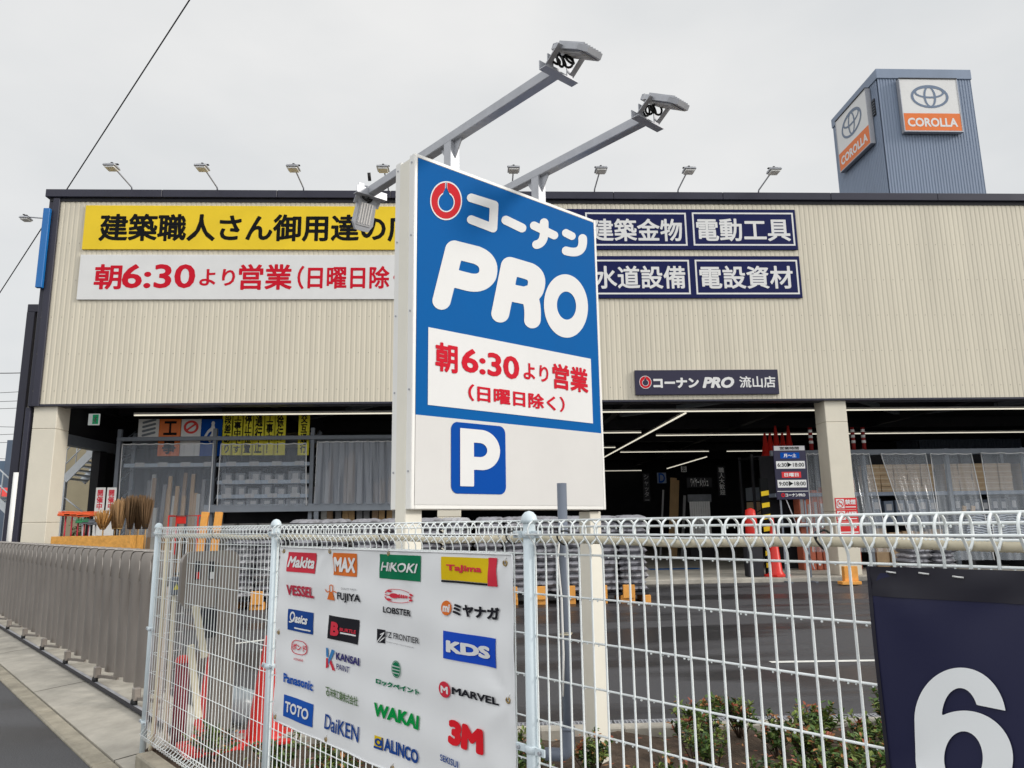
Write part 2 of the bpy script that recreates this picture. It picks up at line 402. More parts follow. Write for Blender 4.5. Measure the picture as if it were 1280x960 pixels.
def bez(p0, p1, p2, n=10): return [((1-t)**2*p0[0]+2*t*(1-t)*p1[0]+t*t*p2[0], (1-t)**2*p0[1]+2*t*(1-t)*p1[1]+t*t*p2[1]) for t in [i/n for i in range(n+1)]]
def shape(mb, fn, bb, res, mapf, m):
    x0, y0, x1, y1 = bb; nx = max(8, int((x1-x0)/res)); ny = max(8, int((y1-y0)/res))
    xs = np.linspace(x0, x1, nx+1); ys = np.linspace(y0, y1, ny+1); X, Y = np.meshgrid(xs, ys); F = fn(X, Y)
    vs, fs = march(xs, ys, F); mb.add([mapf(*p) for p in vs], fs, m)
def inrect(fr, r, d): u0, v0, u1, v1 = r; return lambda x, y: fr.P(u0+(u1-u0)*x, v0+(v1-v0)*y, d)

# ================================================================== THE SETTING
KF = 1.7282                                  # the fence stands on the line p.U = KF
Z0 = A(0, 0, 0)
lot = asphalt('lot_asphalt', (0.050, 0.050, 0.055), 0.3); roadm = asphalt('road_asphalt', (0.060, 0.061, 0.066), 0.4)
def sheet(name, pts, m, thick=0.0):
    b = MB(); b.add(pts, [tuple(range(len(pts)))], m); return tag(b.build(name), kind='structure')
sheet('ground', [(-600, -600, -0.35), (600, -600, -0.35), (600, 600, -0.35), (-600, 600, -0.35)], M('far_ground', (0.09, 0.09, 0.08), 0.9, 0.2, 0.3))
BEDY = 5.58
b = MB()      # parking lot: beyond the apron on the left, beyond the planting bed on the right
pa = UN(2.40, -5.9); pb = UN(2.40, -160); pc = A(-200, 300, 0); pd = A(260, 300, 0); pe = A(260, BEDY, 0); pf = A(UN(2.40, -5.9)[0], BEDY+0.12, 0)
pf = A(-2.1, BEDY+0.12, 0)
b.add([pa, pf, A(260, BEDY+0.12, 0), pd, pc, pb], [(0, 1, 2, 3, 4, 5)], lot)
tag(b.build('parking_lot', origin=(0, 0, 0)), kind='structure')
sheet('road', [UN(1.43, -200, -.1), UN(1.43, 60, -.1), UN(-60, 60, -.1), UN(-60, -200, -.1)], roadm)
# concrete gutter and apron outside the gate (in cast lengths with open joints)
b = MB()
s = -30.0
while s < 4:
    b.obox(UN(1.50, s+1.0, -0.14), U*0.068, N*0.996, ZX*0.062, concrete2, 0.012); s += 2.0
tag(b.build('gutter'), kind='structure')
b = MB()
s = -30.0
while s < -5.9:
    e = min(s+3.0, -5.55)
    b.add([UN(1.572, s+.008, -0.075), UN(1.572, e-.008, -0.075), UN(2.42, e-.008, -0.004), UN(2.42, s+.008, -0.004)], [(0, 1, 2, 3)], concrete)
    b.add([UN(1.572, s+.008, -0.075), UN(1.572, e-.008, -0.075), UN(1.572, e-.008, -0.2), UN(1.572, s+.008, -0.2)], [(0, 1, 2, 3)], concrete)
    s += 3.0
tag(b.build('pavement'), kind='structure')
b = MB(); b.box(-0.08, 0, 0, 0.08, 1, 1, concrete); b = MB()
s = -5.55
while s < 6:
    b.obox(UN(1.63, s+.5, -0.03), U*0.055, N*0.494, ZX*0.09, concrete2, 0.01); s += 1.0
tag(b.build('kerb'), kind='structure')
b = MB()      # planting bed soil, gently uneven
nx, ny = 60, 26; vs = []; fs = []
for j in range(ny+1):
    for i in range(nx+1):
        x = -2.3+9.3*i/nx; y0 = (1.69-x*U[0])/U[1]; y0 = max(y0, -6); y = y0+(BEDY-y0)*j/ny
        vs.append((x, y, 0.02+0.025*math.sin(x*7.1+y*3)*math.cos(y*6.3)+random.uniform(-.012, .012)))
for j in range(ny):
    for i in range(nx):
        q = j*(nx+1)+i; fs.append((q, q+1, q+nx+2, q+nx+1))
b.add(vs, fs, soil, True); tag(b.build('soil'), kind='structure')
b = MB()      # kerb of the bed and slotted drain behind it
x = -2.0
while x < 9:
    b.box(x+.004, BEDY, -.1, x+.596, BEDY+.12, .07, concrete, .01); x += .6
tag(b.build('bed_kerb'), kind='structure')
b = MB(); x = -2.0
while x < 9:
    b.box(x, BEDY+.16, -.05, x+.99, BEDY+.17, .010, silver); b.box(x, BEDY+.44, -.05, x+.99, BEDY+.45, .010, silver)
    for k in range(33): b.box(x+k*.03, BEDY+.17, -.02, x+k*.03+.009, BEDY+.44, .008, silver)
    for k in range(6): b.box(x, BEDY+.2+k*.042, -.016, x+.985, BEDY+.206+k*.042, .006, silver)
    x += 1.0
gt = b.build('drain_grating'); tag(gt, 'long steel drain grating along the kerb of the planting bed', 'drain')
b = MB()      # painted parking lines
def line(p, q, wd):
    p, q = np.array(p), np.array(q); d = (q-p)/np.linalg.norm(q-p); s = np.array([-d[1], d[0], 0])*wd/2
    b.add([p-s+A(0, 0, .004), q-s+A(0, 0, .004), q+s+A(0, 0, .004), p+s+A(0, 0, .004)], [(0, 1, 2, 3)], lawnline)
line((3.08, 8.25, 0), (9.0, 8.05, 0), .1); line(atZ(292, 805, 0), (-1.6, 11.8, 0), .1); line(atZ(325, 813, 0), (-1.0, 10.55, 0), .1)
tag(b.build('parking_markings'), kind='structure')

# ------------------------------------------------------------------ the store
YF = 18.8; XL = -11.25; XR = 26.0; YB = 47.0
FF = Frame(A(0, YF, 0), A(1, 0, 0), ZX, A(0, -1, 0))
zb = FF.uv(640, 501)[1]; zt = FF.uv(640, 254)[1]; zc0 = zt; zc1 = FF.uv(640, 243.5)[1]
store = T('hardware_store', 'long beige ribbed steel store with dark roof edge and open pillared front', 'store building', (8, 30, 0))
b = MB()
def corrug(o, ex, nrm, L, z0, z1, m, pitch=0.13, dep=0.0085):
    o = np.array(o); n = int(L/pitch); pts = []
    for i in range(n):
        for a, d in ((0, 0), (.55, 0), (.65, dep), (.9, dep)): pts.append(o+ex*(i+a)*pitch+nrm*(-d))
    pts.append(o+ex*n*pitch)
    vs = [p+ZX*z0 for p in pts]+[p+ZX*z1 for p in pts]; k = len(pts)
    b.add(vs, [(i, i+1, k+i+1, k+i) for i in range(k-1)], m)
corrug(A(XL, YF, 0), A(1, 0, 0), A(0, -1, 0), XR-XL, zb, zt, beige)
corrug(A(XL, YB, 0), A(0, -1, 0), A(-1, 0, 0), YB-YF, zb, zt, beige)
corrug(A(XR, YF, 0), A(0, 1, 0), A(1, 0, 0), YB-YF, 0, zt, beige)
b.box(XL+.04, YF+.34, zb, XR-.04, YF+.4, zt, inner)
b.build('ribbed_cladding', store)
screwm = M('screw_brown', (.22, .19, .14), .6, 0)
b = MB()   # screw lines
for zz in [FF.uv(640, q)[1] for q in (305, 350, 395, 440, 485)]:
    x = XL+.05
    while x < 18: b.box(x-.007, YF-.006, zz-.009, x+.007, YF+.002, zz+.009, screwm); x += .26
b.build('screw', store)['kind'] = 'stuff'
b = MB()   # roof-edge coping in lengths, shadow gap under it
x = XL-.12
while x < XR:
    b.box(x+.004, YF-.10, zc0+.09, min(x+3.0, XR+.1)-.004, YF+.38, zc1+.06, navydk, .01); x += 3.0
b.box(XL-.02, YF-.02, zt-.01, XR, YF+.3, zc0+.088, dark)
y = YF-.10
while y < YB: b.box(XL-.12, y+.004+.4, zc0+.09, XL+.2, min(y+3, YB)+.4-.004, zc1+.06, navydk, .01); y += 3
b.build('coping', store)
b = MB()
b.box(XL+.08, YF-.06, zb-.06, XL+.25, YF-.004, zt+.08, navydk, .01); b.box(XL-.05, YF-.002, zb-.06, XL+.10, YF+.2, zt+.08, navydk, .01); b.box(XL-.10, YF+.02, 0.6, XL+.02, YF+.20, zb-.07, navydk, .01)      # corner trim
b.build('corner_trim', store)
b = MB()
b.box(XL, YF-.03, zb-.05, XR, YF+.4, zb-.002, navydk)
b.build('fascia_trim', store)
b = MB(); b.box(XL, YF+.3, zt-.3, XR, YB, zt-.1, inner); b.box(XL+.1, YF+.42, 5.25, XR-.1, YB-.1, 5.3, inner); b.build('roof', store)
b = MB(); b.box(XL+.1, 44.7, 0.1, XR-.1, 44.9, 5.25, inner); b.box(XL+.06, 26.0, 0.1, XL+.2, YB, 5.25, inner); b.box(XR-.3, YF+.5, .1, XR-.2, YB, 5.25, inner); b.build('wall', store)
b = MB(); b.box(XL+.06, 18.45, -.1, XR, YB, 0.10, concrete, .015); b.build('floor_slab', store)
for xc in (-10.88, -0.81, 9.27, 19.35):
    b = MB(); h = .29
    for z0, z1 in ((.1, 1.68), (1.684, 3.98), (3.984, zb+.02)): b.box(xc-h, YF+.06, z0, xc+h, YF+.66, z1, cream, .012)
    b.build('pillar', store)
b = MB()   # ceiling beams and braces
for y in (22.5, 27, 31.5, 36, 40.5): b.box(XL+.2, y-.1, 4.85, XR-.4, y+.1, 5.2, dark)
for x in (-10.9, -5.8, -0.8, 4.2, 9.27, 14.3): b.box(x-.1, YF+.7, 4.8, x+.1, YB-.2, 5.22, dark)
for x in (-10.9, -0.8, 9.27):
    b.bar((x+.3, YF+.8, 4.95), (x+4.6, 24.0, 4.95), .16, .12, greym); b.bar((x+9.6, YF+.8, 4.95), (x+5.4, 24.0, 4.95), .16, .12, greym)
b.build('ceiling_beam', store)
b = MB()   # opening in the left flank
b.box(XL+.06, YF+.7, 3.72, XL+.30, 24.5, 4.0, greym); b.box(XL+.05, 21.9, .1, XL+.28, 22.3, 3.718, dark); b.box(XL+.06, YF+.7, 4.004, XL+.2, 26.0, 5.2, inner); b.box(XL+.06, 22.3, .1, XL+.2, 26, 3.716, inner)
b.build('side_frame', store)
zlb = atY(44, 381, 20.3)[2]
b = MB()   # lower projecting flank with its own coping and downpipes
lx = atY(41, 400, 20.4)[0]
b.box(lx, 20.4, 0, XL-.1, 20.66, zlb-.2, beige); b.box(lx-.12, 20.3, zlb-.2, XL-.1, 20.8, zlb+.02, navydk, .01)
b.build('side_bay', store)
b = MB()
b.box(lx-.10, 20.26, .3, lx+.12, 20.39, zlb-.21, navydk, .01); b.box(lx+.24, 20.30, .3, lx+.42, 20.39, zlb-.21, navydk, .01)
b.build('downpipe', store)
b = MB(); b.cyl((XL-.16, YF+.05, 0), (XL-.16, YF+.05, 2.9), .07, white, 10); b.build('white_pipe', store)
# ceiling strip lights
def striplight(p, q, lab):
    p, q = np.array(p), np.array(q); t = T('strip_light', lab, 'ceiling light', (p+q)/2, 'strip lights under the store ceiling')
    m_ = MB(); m_.bar(p+A(0, 0, .045), q+A(0, 0, .045), .07, .05, white); m_.build('housing', t)
    m_ = MB(); m_.bar(p, q, .034, .026, led); m_.build('tube', t)
    m_ = MB(); d = q-p
    for f in (.08, .5, .92): m_.cyl(p+d*f+A(0, 0, .07), p+d*f+A(0, 0, .75), .008, dark, 5)
    m_.build('hanger', t)
for px, qx, yy, lab in (((170, 520), (492, 516), 0, 'long strip light over the left rack bays behind the front edge'),
                        ((745, 513), (1280, 513), 0, 'longest front strip light running past the second pillar to the right'),
                        ((823, 543), (1280, 541.5), 0, 'second row strip light behind the shop name board'),
                        ((745, 541), (801, 541), 0, 'short second row strip light beside the blue pylon edge'),
                        ((776, 565), (885, 564.5), 0, 'third row strip light deep in the middle of the store'),
                        ((909, 564), (990, 563.5), 0, 'third row strip light beside the red cones on the rack'),
                        ((745, 588.5), (801, 588.5), 0, 'farthest strip light low at the back of the store'),
                        ((745, 559.5), (769, 559.5), 0, 'shortest strip light just beside the pylon edge')):
    p = atZ(*px, 4.5); q = atZ(*qx, 4.5); y = (p[1]+q[1])/2; striplight((p[0], y, 4.5), (q[0], y, 4.5), lab)
striplight((5.8, 20.6, 4.5), (5.8, 35, 4.5), 'strip light running away into the store beside the pylon')
striplight((10.8, 35.2, 4.5), (10.8, 43, 4.5), 'strip light running away at the back above the timber')

# ------------------------------------------------------------------ signs on the front
def board(name, lab, cat, fr, r, m, th=0.035, d0=0.012, group=None, edge=None):
    c = fr.P((r[0]+r[2])/2, r[1], 0); t = T(name, lab, cat, c, group)
    m_ = MB(); m_.slab(fr, r[0], r[1], r[2], r[3], d0, d0+th, m, .006); m_.build('panel', t); return t, d0+th+.004
t, D = board('yellow_banner', 'long yellow wall banner with black lettering under the dark roof edge', 'banner', FF, R4(FF, 108.5, 257.5, 541, 313), yellow)
m_ = MB(); text(m_, FF, '建築職人さん御用達の店', R4(FF, 127, 268, 519, 303), black, D, .027); m_.build('lettering', t)
t, D = board('white_banner', 'long white wall banner with red opening time below the yellow one', 'banner', FF, R4(FF, 102, 319, 545, 374.5), vinyl)
m_ = MB()
text(m_, FF, '朝', R4(FF, 120.5, 331, 152, 362.5), red, D, .026); text(m_, FF, '6:30', R4(FF, 155, 331, 244, 361), red, D, .022)
text(m_, FF, 'より', R4(FF, 251, 337, 294, 358), red, D, .024); text(m_, FF, '営業', R4(FF, 300, 331, 365, 363), red, D, .026)
text(m_, FF, '（日曜日除く）', R4(FF, 373, 333, 522, 362), red, D, .025); m_.build('lettering', t)
def navyboard(lab, r, cells, words_):
    t, D = board('navy_banner', lab, 'banner', FF, r, navy, group=None)
    m_ = MB()
    for c in cells:
        u0, v0, u1, v1 = R4(FF, *c); q = .045
        for e in ((u0, v0, u1, v0+q), (u0, v1-q, u1, v1), (u0, v0+q, u0+q, v1-q), (u1-q, v0+q, u1, v1-q)): m_.rect(FF, *e, D, vinyl)
    m_.build('border', t); m_ = MB()
    for wd, r4 in words_: text(m_, FF, wd, R4(FF, *r4), vinyl, D, .021)
    m_.build('lettering', t)
navyboard('upper navy wall banner with two white framed trade names', R4(FF, 600, 261.5, 997, 313), [(731, 266.5, 859, 308), (864, 266.5, 993.5, 308)],
          [('建築金物', (738, 274, 853, 302.5)), ('電動工具', (869, 274, 988, 302.5))])
navyboard('lower navy wall banner with two white framed trade names', R4(FF, 600, 320.5, 1002.5, 373), [(731, 325.5, 863, 368.5), (867.5, 325.5, 999, 368.5)],
          [('水道設備', (742, 333, 857, 361.5)), ('電設資材', (873, 333, 991.5, 361.5))])
def dropring(m_, mapf3, wm=None):
    # red ring round a drop, thin white outlines; unit square, three layers
    wm = wm or vinyl; tip = lambda X, Y, g: un(ell(X, Y, .5, .46, .235+g, .225+g), plg(X, Y, [(.5, .86), (.5-.135-g*.7, .61), (.5+.135+g*.7, .61)]), plg(X, Y, [(.5-.012-g*.5, 1.0), (.5-.025-g*.6, .74), (.5+.025+g*.6, .74), (.5+.012+g*.5, 1.0)]))
    shape(m_, lambda X, Y: sub(ell(X, Y, .5, .5, .5, .5), ell(X, Y, .5, .5, .465, .465)), (-.02, -.02, 1.02, 1.02), .02, mapf3(.001), wm)
    shape(m_, lambda X, Y: sub(ell(X, Y, .5, .5, .465, .465), tip(X, Y, .03)), (-.02, -.02, 1.02, 1.02), .02, mapf3(.001), ringred)
    shape(m_, lambda X, Y: sub(np.maximum(tip(X, Y, .03), ell(X, Y, .5, .5, .465, .465)), tip(X, Y, 0)), (-.02, -.02, 1.02, 1.02), .015, mapf3(.002), wm)
t, D = board('shop_name_board', 'dark navy shop name board with red ring emblem above the entrance', 'sign', FF, R4(FF, 792.5, 463.5, 973, 493), M('board_navy', (.018, .016, .045), .4, .05, 2), .06)
m_ = MB(); r = R4(FF, 798, 470.5, 814, 486.5); dropring(m_, lambda d: inrect(FF, r, D+d)); m_.build('emblem', t)
m_ = MB(); text(m_, FF, 'コーナン', R4(FF, 815.5, 473, 873, 485.5), vinyl, D, .055); text(m_, FF, 'PRO', R4(FF, 876.5, 472, 917, 485.5), vinyl, D, .05, .25)
text(m_, FF, '流山店', R4(FF, 922.5, 471, 968.5, 485), vinyl, D, .02); m_.build('lettering', t)

# blue sign on the flank with its lamp
t = T('side_sign', 'tall blue sign on the left flank under the roof corner', 'sign', (XL-.25, 19.5, 7))
m_ = MB(); m_.box(XL-.09, YF-.16, atY(52, 360, 18.7)[2], XL+.075, YF-.06, atY(60, 261, 18.7)[2], M('side_blue', (.01, .14, .42), .35, .04, 2), .01); m_.build('panel', t)
m_ = MB()
for f in (.1, .9):
    z = atY(52, 360, 18.7)[2]*(1-f)+atY(60, 261, 18.7)[2]*f; m_.box(XL-.02, YF-.062, z-.03, XL+.05, YF+.01, z+.03, silver)
m_.build('bracket', t)

# ------------------------------------------------------------------ roof spotlights
SPS = .80
def spot(lab):
    t = T('roof_spotlight', lab, 'spotlight', (0, 0, 0), 'spotlights along the roof edge')
    m_ = MB(); m_.tube([(0, 0, -.1), (0, -.05, .02), (0, -1.12, .12)], .026, silver, 7); m_.build('arm', t)
    m_ = MB(); m_.box(-.10, -1.22, .10, .10, -1.02, .13, dark, .01); m_.box(-.2, -1.16, .13, .2, -1.10, .155, dark); m_.box(-.03, -1.16, .155, .03, -1.1, .2, dark); m_.build('bracket', t)
    m_ = MB(); m_.box(-.19, -1.30, .02, .19, -.98, .06, silver, .01)
    for k in range(9): m_.box(-.18+k*.042, -1.28, .06, -.168+k*.042, -1.0, .095, silver)
    m_.build('lamp_head', t); m_ = MB(); m_.box(-.15, -1.27, -.035, .15, -1.01, .018, white, .01); m_.build('lens', t)
    return t
base = None
labs = ['over the left end of the yellow banner', 'second from the left along the roof edge', 'third from the left along the roof edge',
        'beside the drooping pylon floodlight', 'between the two pylon floodlight arms', 'just right of the pylon above the navy banners', 'above the right cell of the upper navy banner', 'rightmost on the roof edge, beside the tall tower']
for i, (hx, hy) in enumerate(((140, 214), (253, 215), (367, 216), (479, 217), (642, 218), (751, 219), (861, 218), (967, 216.5))):
    p = atY(hx, hy, YF-1.12)
    lab = 'small roof spotlight on a slanted arm, '+labs[i]
    if base is None: base = spot(lab); base.location = (p[0], YF-.02, zc1+.12); base.scale = (SPS, 1, SPS)
    else: dup(base, (p[0], YF-.02, zc1+.12), None, lab)
o = dup(base, (XL-.25, 19.6, FF.uv(640, 275)[1]*19.5/18.8-.05), (0, 0, -math.pi/2), 'small spotlight sticking out sideways from the left flank'); o.scale = (.7, .75, .7)

# ------------------------------------------------------------------ sign tower behind
YT = 34.0; X0 = 20.55; X1 = 25.5; ZT = 24.35
tw = T('sign_tower', 'tall blue grey ribbed steel tower rising behind the store roof', 'tower', (23, 36.5, 0))
b = MB()
corrug(A(X0, YT, 0), A(1, 0, 0), A(0, -1, 0), X1-X0+.01, 0, ZT-.55, towerm, .15, .025)
corrug(A(X0, YT+4.9, 0), A(0, -1, 0), A(-1, 0, 0), 4.9, 0, ZT-.55, towerm, .15, .025)
b.box(X0+.06, YT+.06, 0, X1-.03, YT+4.9, ZT-.5, towerm)
b.build('ribbed_wall', tw)
b = MB(); b.box(X0-.05, YT-.05, ZT-.55, X1+.05, YT+4.95, ZT, towerm, .02); b.build('coping', tw)
FT = Frame(A(0, YT, 0), A(1, 0, 0), ZX, A(0, -1, 0)); FTL = Frame(A(X0, 0, 0), A(0, -1, 0), ZX, A(-1, 0, 0))
b = MB()
for c in ((1090.5, 126, 1095.6, 143), (1049.5, 171, 1053.5, 186)):
    u0, v0, u1, v1 = R4(FTL, *c)
    b = MB(); b.slab(FTL, u0, v0, u1, v1, .0, .05, dark)
    for k in range(6): b.slab(FTL, u0, v0+(v1-v0)*(k+.3)/6, u1, v0+(v1-v0)*(k+.6)/6, .05, .08, greym)
    b.build('louvre', tw)
def carboard(lab, fr, ra):
    u0, v0, u1, v1 = ra; t, D = board('dealer_board', lab, 'sign', fr, (u0, v0, u1, v1), vinyl, .22, .06); vm = v0+(v1-v0)*.335
    m_ = MB(); m_.slab(fr, u0-.04, v1, u1+.04, v1+.05, .05, .32, dark); m_.slab(fr, u0-.04, v0-.05, u1+.04, v0, .05, .30, silver); m_.slab(fr, u0-.04, v0, u0, v1, .05, .30, silver); m_.slab(fr, u1, v0, u1+.04, v1, .05, .30, silver); m_.build('frame', t)
    m_ = MB(); m_.rect(fr, u0+.02, v0+.02, u1-.02, vm, D+.002, orange); m_.build('orange_band', t)
    W = u1-u0; m_ = MB(); text(m_, fr, 'COROLLA', (u0+.06*W, v0+.075*W, u1-.07*W, vm-.085*W), vinyl, D+.008, .035); m_.build('lettering', t)
    e = (u0+W*.17, vm+W*.10, u0+W*.83, vm+W*.53); m_ = MB()
    rg = lambda X, Y, cx, cy, rx, ry, w_, h_: sub(ell(X, Y, cx, cy, rx, ry), ell(X, Y, cx, cy, rx-w_, ry-h_))
    shape(m_, lambda X, Y: un(rg(X, Y, .5, .5, .5, .5, .065, .09), rg(X, Y, .5, .685, .40, .26, .055, .075), rg(X, Y, .5, .49, .165, .45, .055, .06)), (-.02, -.02, 1.02, 1.02), .0125, inrect(fr, e, D+.008), chrome)
    m_.build('emblem', t)
carboard('white and orange dealer board on the front of the tower', FT, R4(FT, 1120, 102.5, 1199, 167.5))
a = FTL.uv(1050.5, 152.5); c = FTL.uv(1095, 177.5); d_ = FTL.uv(1058, 214)
carboard('white and orange dealer board on the left side of the tower', FTL, (a[0], d_[1], c[0], a[1]))

# ================================================================== PYLON SIGN
MS = 3.30
FS = Frame(-N*MS, U, ZX, N)
us0 = FS.uv(521.2, 330)[0]-.026; us1 = FS.uv(743.5, 330)[0]+.022; zs0 = FS.uv(640, 637.0)[1]; zs1 = (FS.uv(522.5, 194)[1]+FS.uv(741, 277.5)[1])/2+.012
TK = .19
py = T('pylon_sign', 'big blue and white double sided store sign standing behind the fence on two square legs', 'sign', FS.P((us0+us1)/2, 0.02, -TK/2))
m_ = MB(); m_.slab(FS, us0+.02, zs0+.015, us1-.02, zs1-.02, -TK+.004, -.004, white); m_.build('cabinet', py)
q = .024       # frame profiles, front and rear
for d0, d1 in ((-.05, .004), (-TK-.004, -TK+.05)):
    m_ = MB(); m_.slab(FS, us0, zs0, us0+q, zs1, d0, d1, white, .004); m_.slab(FS, us1-q, zs0, us1, zs1, d0, d1, white, .004)
    m_.slab(FS, us0+q, zs1-q, us1-q, zs1, d0, d1, white, .004); m_.slab(FS, us0+q, zs0, us1-q, zs0+q, d0, d1, white, .004)
    zz_ = (d0+d1)/2
    for z in np.linspace(zs0+.2, zs1-.05, 5): m_.cyl(FS.P(us0-.001, z, zz_), FS.P(us0-.004, z, zz_), .006, silver, 8)
    m_.build('frame', py)
for i in (0, 1):
    u0 = us0-.002 if i == 0 else us1-.105-.002; m_ = MB(); m_.slab(FS, u0, -.05, u0+.107, zs0+(2.0 if i == 0 else .0)-.01, -TK/2-.05, -TK/2+.05, M('cream_leg', (.76, .73, .64), .45, .04, 3), .004); m_.build('leg', py)
zbl = FS.uv(640, 530.5)[1]
m_ = MB(); m_.rect(FS, us0+q, zbl, us1-q, zs1-q, .0035, blue); m_.rect(FS, us0+q, zs0+q, us1-q, zbl, .0035, M('sign_white', (.62, .61, .595), .45, .04, 1.2, spec=.2)); m_.build('face', py)
Z5 = lambda x, y: FS.uv(480+x/4.2667, 180+y/4.2667)
def map5(d):
    def f(x, y): u, v = Z5(x, y); return FS.P(u, v, d)
    return f
m_ = MB()
shape(m_, lambda X, Y: un(cap(X, Y, [(462, 289), (584, 327), (578, 450), (462, 405)], 23)), (420, 250, 620, 490), 4, map5(.006), vinyl)
shape(m_, lambda X, Y: cap(X, Y, [(647, 408), (732, 449)], 24), (610, 370, 770, 490), 4, map5(.006), vinyl)
shape(m_, lambda X, Y: un(cap(X, Y, [(797, 437), (904, 488)], 22), cap(X, Y, [(851, 421)]+bez((851, 440), (858, 530), (810, 538)), 23)), (760, 385, 940, 575), 4, map5(.006), vinyl)
shape(m_, lambda X, Y: un(cap(X, Y, [(967, 476), (998, 492)], 21), cap(X, Y, bez((1056, 505), (1065, 600), (968, 571), 14), 23)), (930, 440, 1100, 625), 4, map5(.006), vinyl)
shape(m_, lambda X, Y: un(cap(X, Y, [(372, 565), (304, 836)], 49), cap(X, Y, [(378, 566), (490, 594)]+bez((490, 594), (572, 625), (548, 705), 10)+bez((548, 705), (520, 752), (450, 738), 10)+[(360, 715)], 48)), (240, 495, 610, 900), 5, map5(.006), vinyl)
shape(m_, lambda X, Y: un(cap(X, Y, [(668, 652), (617, 905)], 48), cap(X, Y, [(675, 652), (770, 680)]+bez((770, 680), (830, 705), (802, 780), 10)+bez((802, 780), (780, 822), (730, 806), 10)+[(650, 790)], 46), cap(X, Y, bez((765, 800), (795, 850), (788, 940), 8), 44)), (555, 590, 870, 1000), 5, map5(.006), vinyl)
shape(m_, lambda X, Y: sub(ell(X, Y, 967, 865, 117, 169, -.06), ell(X, Y, 970, 863, 51, 75, -.06)), (840, 690, 1095, 1040), 5, map5(.006), vinyl)
m_.build('lettering', py)
m_ = MB()
def mr(d):
    def f(x, y):  # unit square -> ring on the blue face
        u, v = Z5(243+170*x, 200+(1-y)*208+ (x-.5)*0); u0, v0 = Z5(328, 303); return FS.P(u, v, .005+d)
    return f
dropring(m_, mr); m_.build('emblem', py)
Z6 = lambda *c: R4(FS, 480+c[0]/3.84, 400+c[1]/3.84, 480+c[2]/3.84, 400+c[3]/3.84)
m_ = MB(); m_.rect(FS, *Z6(210, 35, 1000, 497), .006, vinyl)
text(m_, FS, '朝', Z6(243, 103, 350, 260), red, .009, .03); text(m_, FS, '6:30', Z6(368, 131, 646, 290), red, .009, .028)
text(m_, FS, 'より', Z6(665, 203, 786, 302), red, .009, .025); text(m_, FS, '営業', Z6(803, 205, 977, 354), red, .009, .03)
text(m_, FS, '（日曜日除く）', Z6(400, 306, 864, 444), red, .009, .03)
m_.build('hours_panel', py)
m_ = MB(); r = Z6(319, 487, 583, 838)
W = r[2]-r[0]; H = r[3]-r[1]
shape(m_, lambda X, Y: bxs(X, Y, r[0], r[1], r[2], r[3], .045), (r[0]-.01, r[1]-.01, r[2]+.01, r[3]+.01), .006, lambda x, y: FS.P(x, y, .006), blue2)
rp = Z6(361, 519, 554, 803)
def pf(X, Y):
    o = un(bxs(X, Y, 0, 0, .335, 1), np.maximum(ell(X, Y, .52, .645, .48, .355), -(X-.40)), bxs(X, Y, .2, .29, .53, 1))
    i = un(bxs(X, Y, .335, .515, .50, .765), np.maximum(ell(X, Y, .48, .64, .19, .125), -(X-.4)))
    return sub(o, i)
shape(m_, pf, (-.02, -.02, 1.02, 1.02), .02, inrect(FS, rp, .009), vinyl)
m_.build('parking_mark', py)

# floodlight arms on top of the pylon
ZA = 3.83
def floodhead(parent, c, axis, side, nrm, cable):
    # flat lamp: axis = long direction outward, nrm = direction of the light
    c = np.array(c); m_ = MB()
    poly = [(-.14, -.04), (-.09, -.07), (.10, -.08), (.15, -.05), (.15, .05), (.10, .08), (-.09, .07), (-.14, .04)]
    fr = Frame(c, axis, side, -nrm); m_.prism(poly, fr, -.018, .010, silver)
    for k in range(7): m_.slab(fr, -.08, -.060+k*.0197, .12, -.056+k*.0197, .010, .024, silver)
    m_.slab(fr, -.17, -.03, -.11, .03, -.015, .022, silver, .005)
    h = m_.build('lamp_head', parent)
    m_ = MB(); m_.slab(fr, -.05, -.055, .115, .055, -.0225, -.0185, M('lamp_lens', (.42, .42, .43), .25, .1, 60), .001)
    for k in range(5): m_.slab(fr, -.045, -.046+k*.0205, .10, -.037+k*.0205, -.0262, -.0227, M('lamp_led', (.66, .64, .62), .3, .05, 60))
    m_.build('lens', h)
    return fr
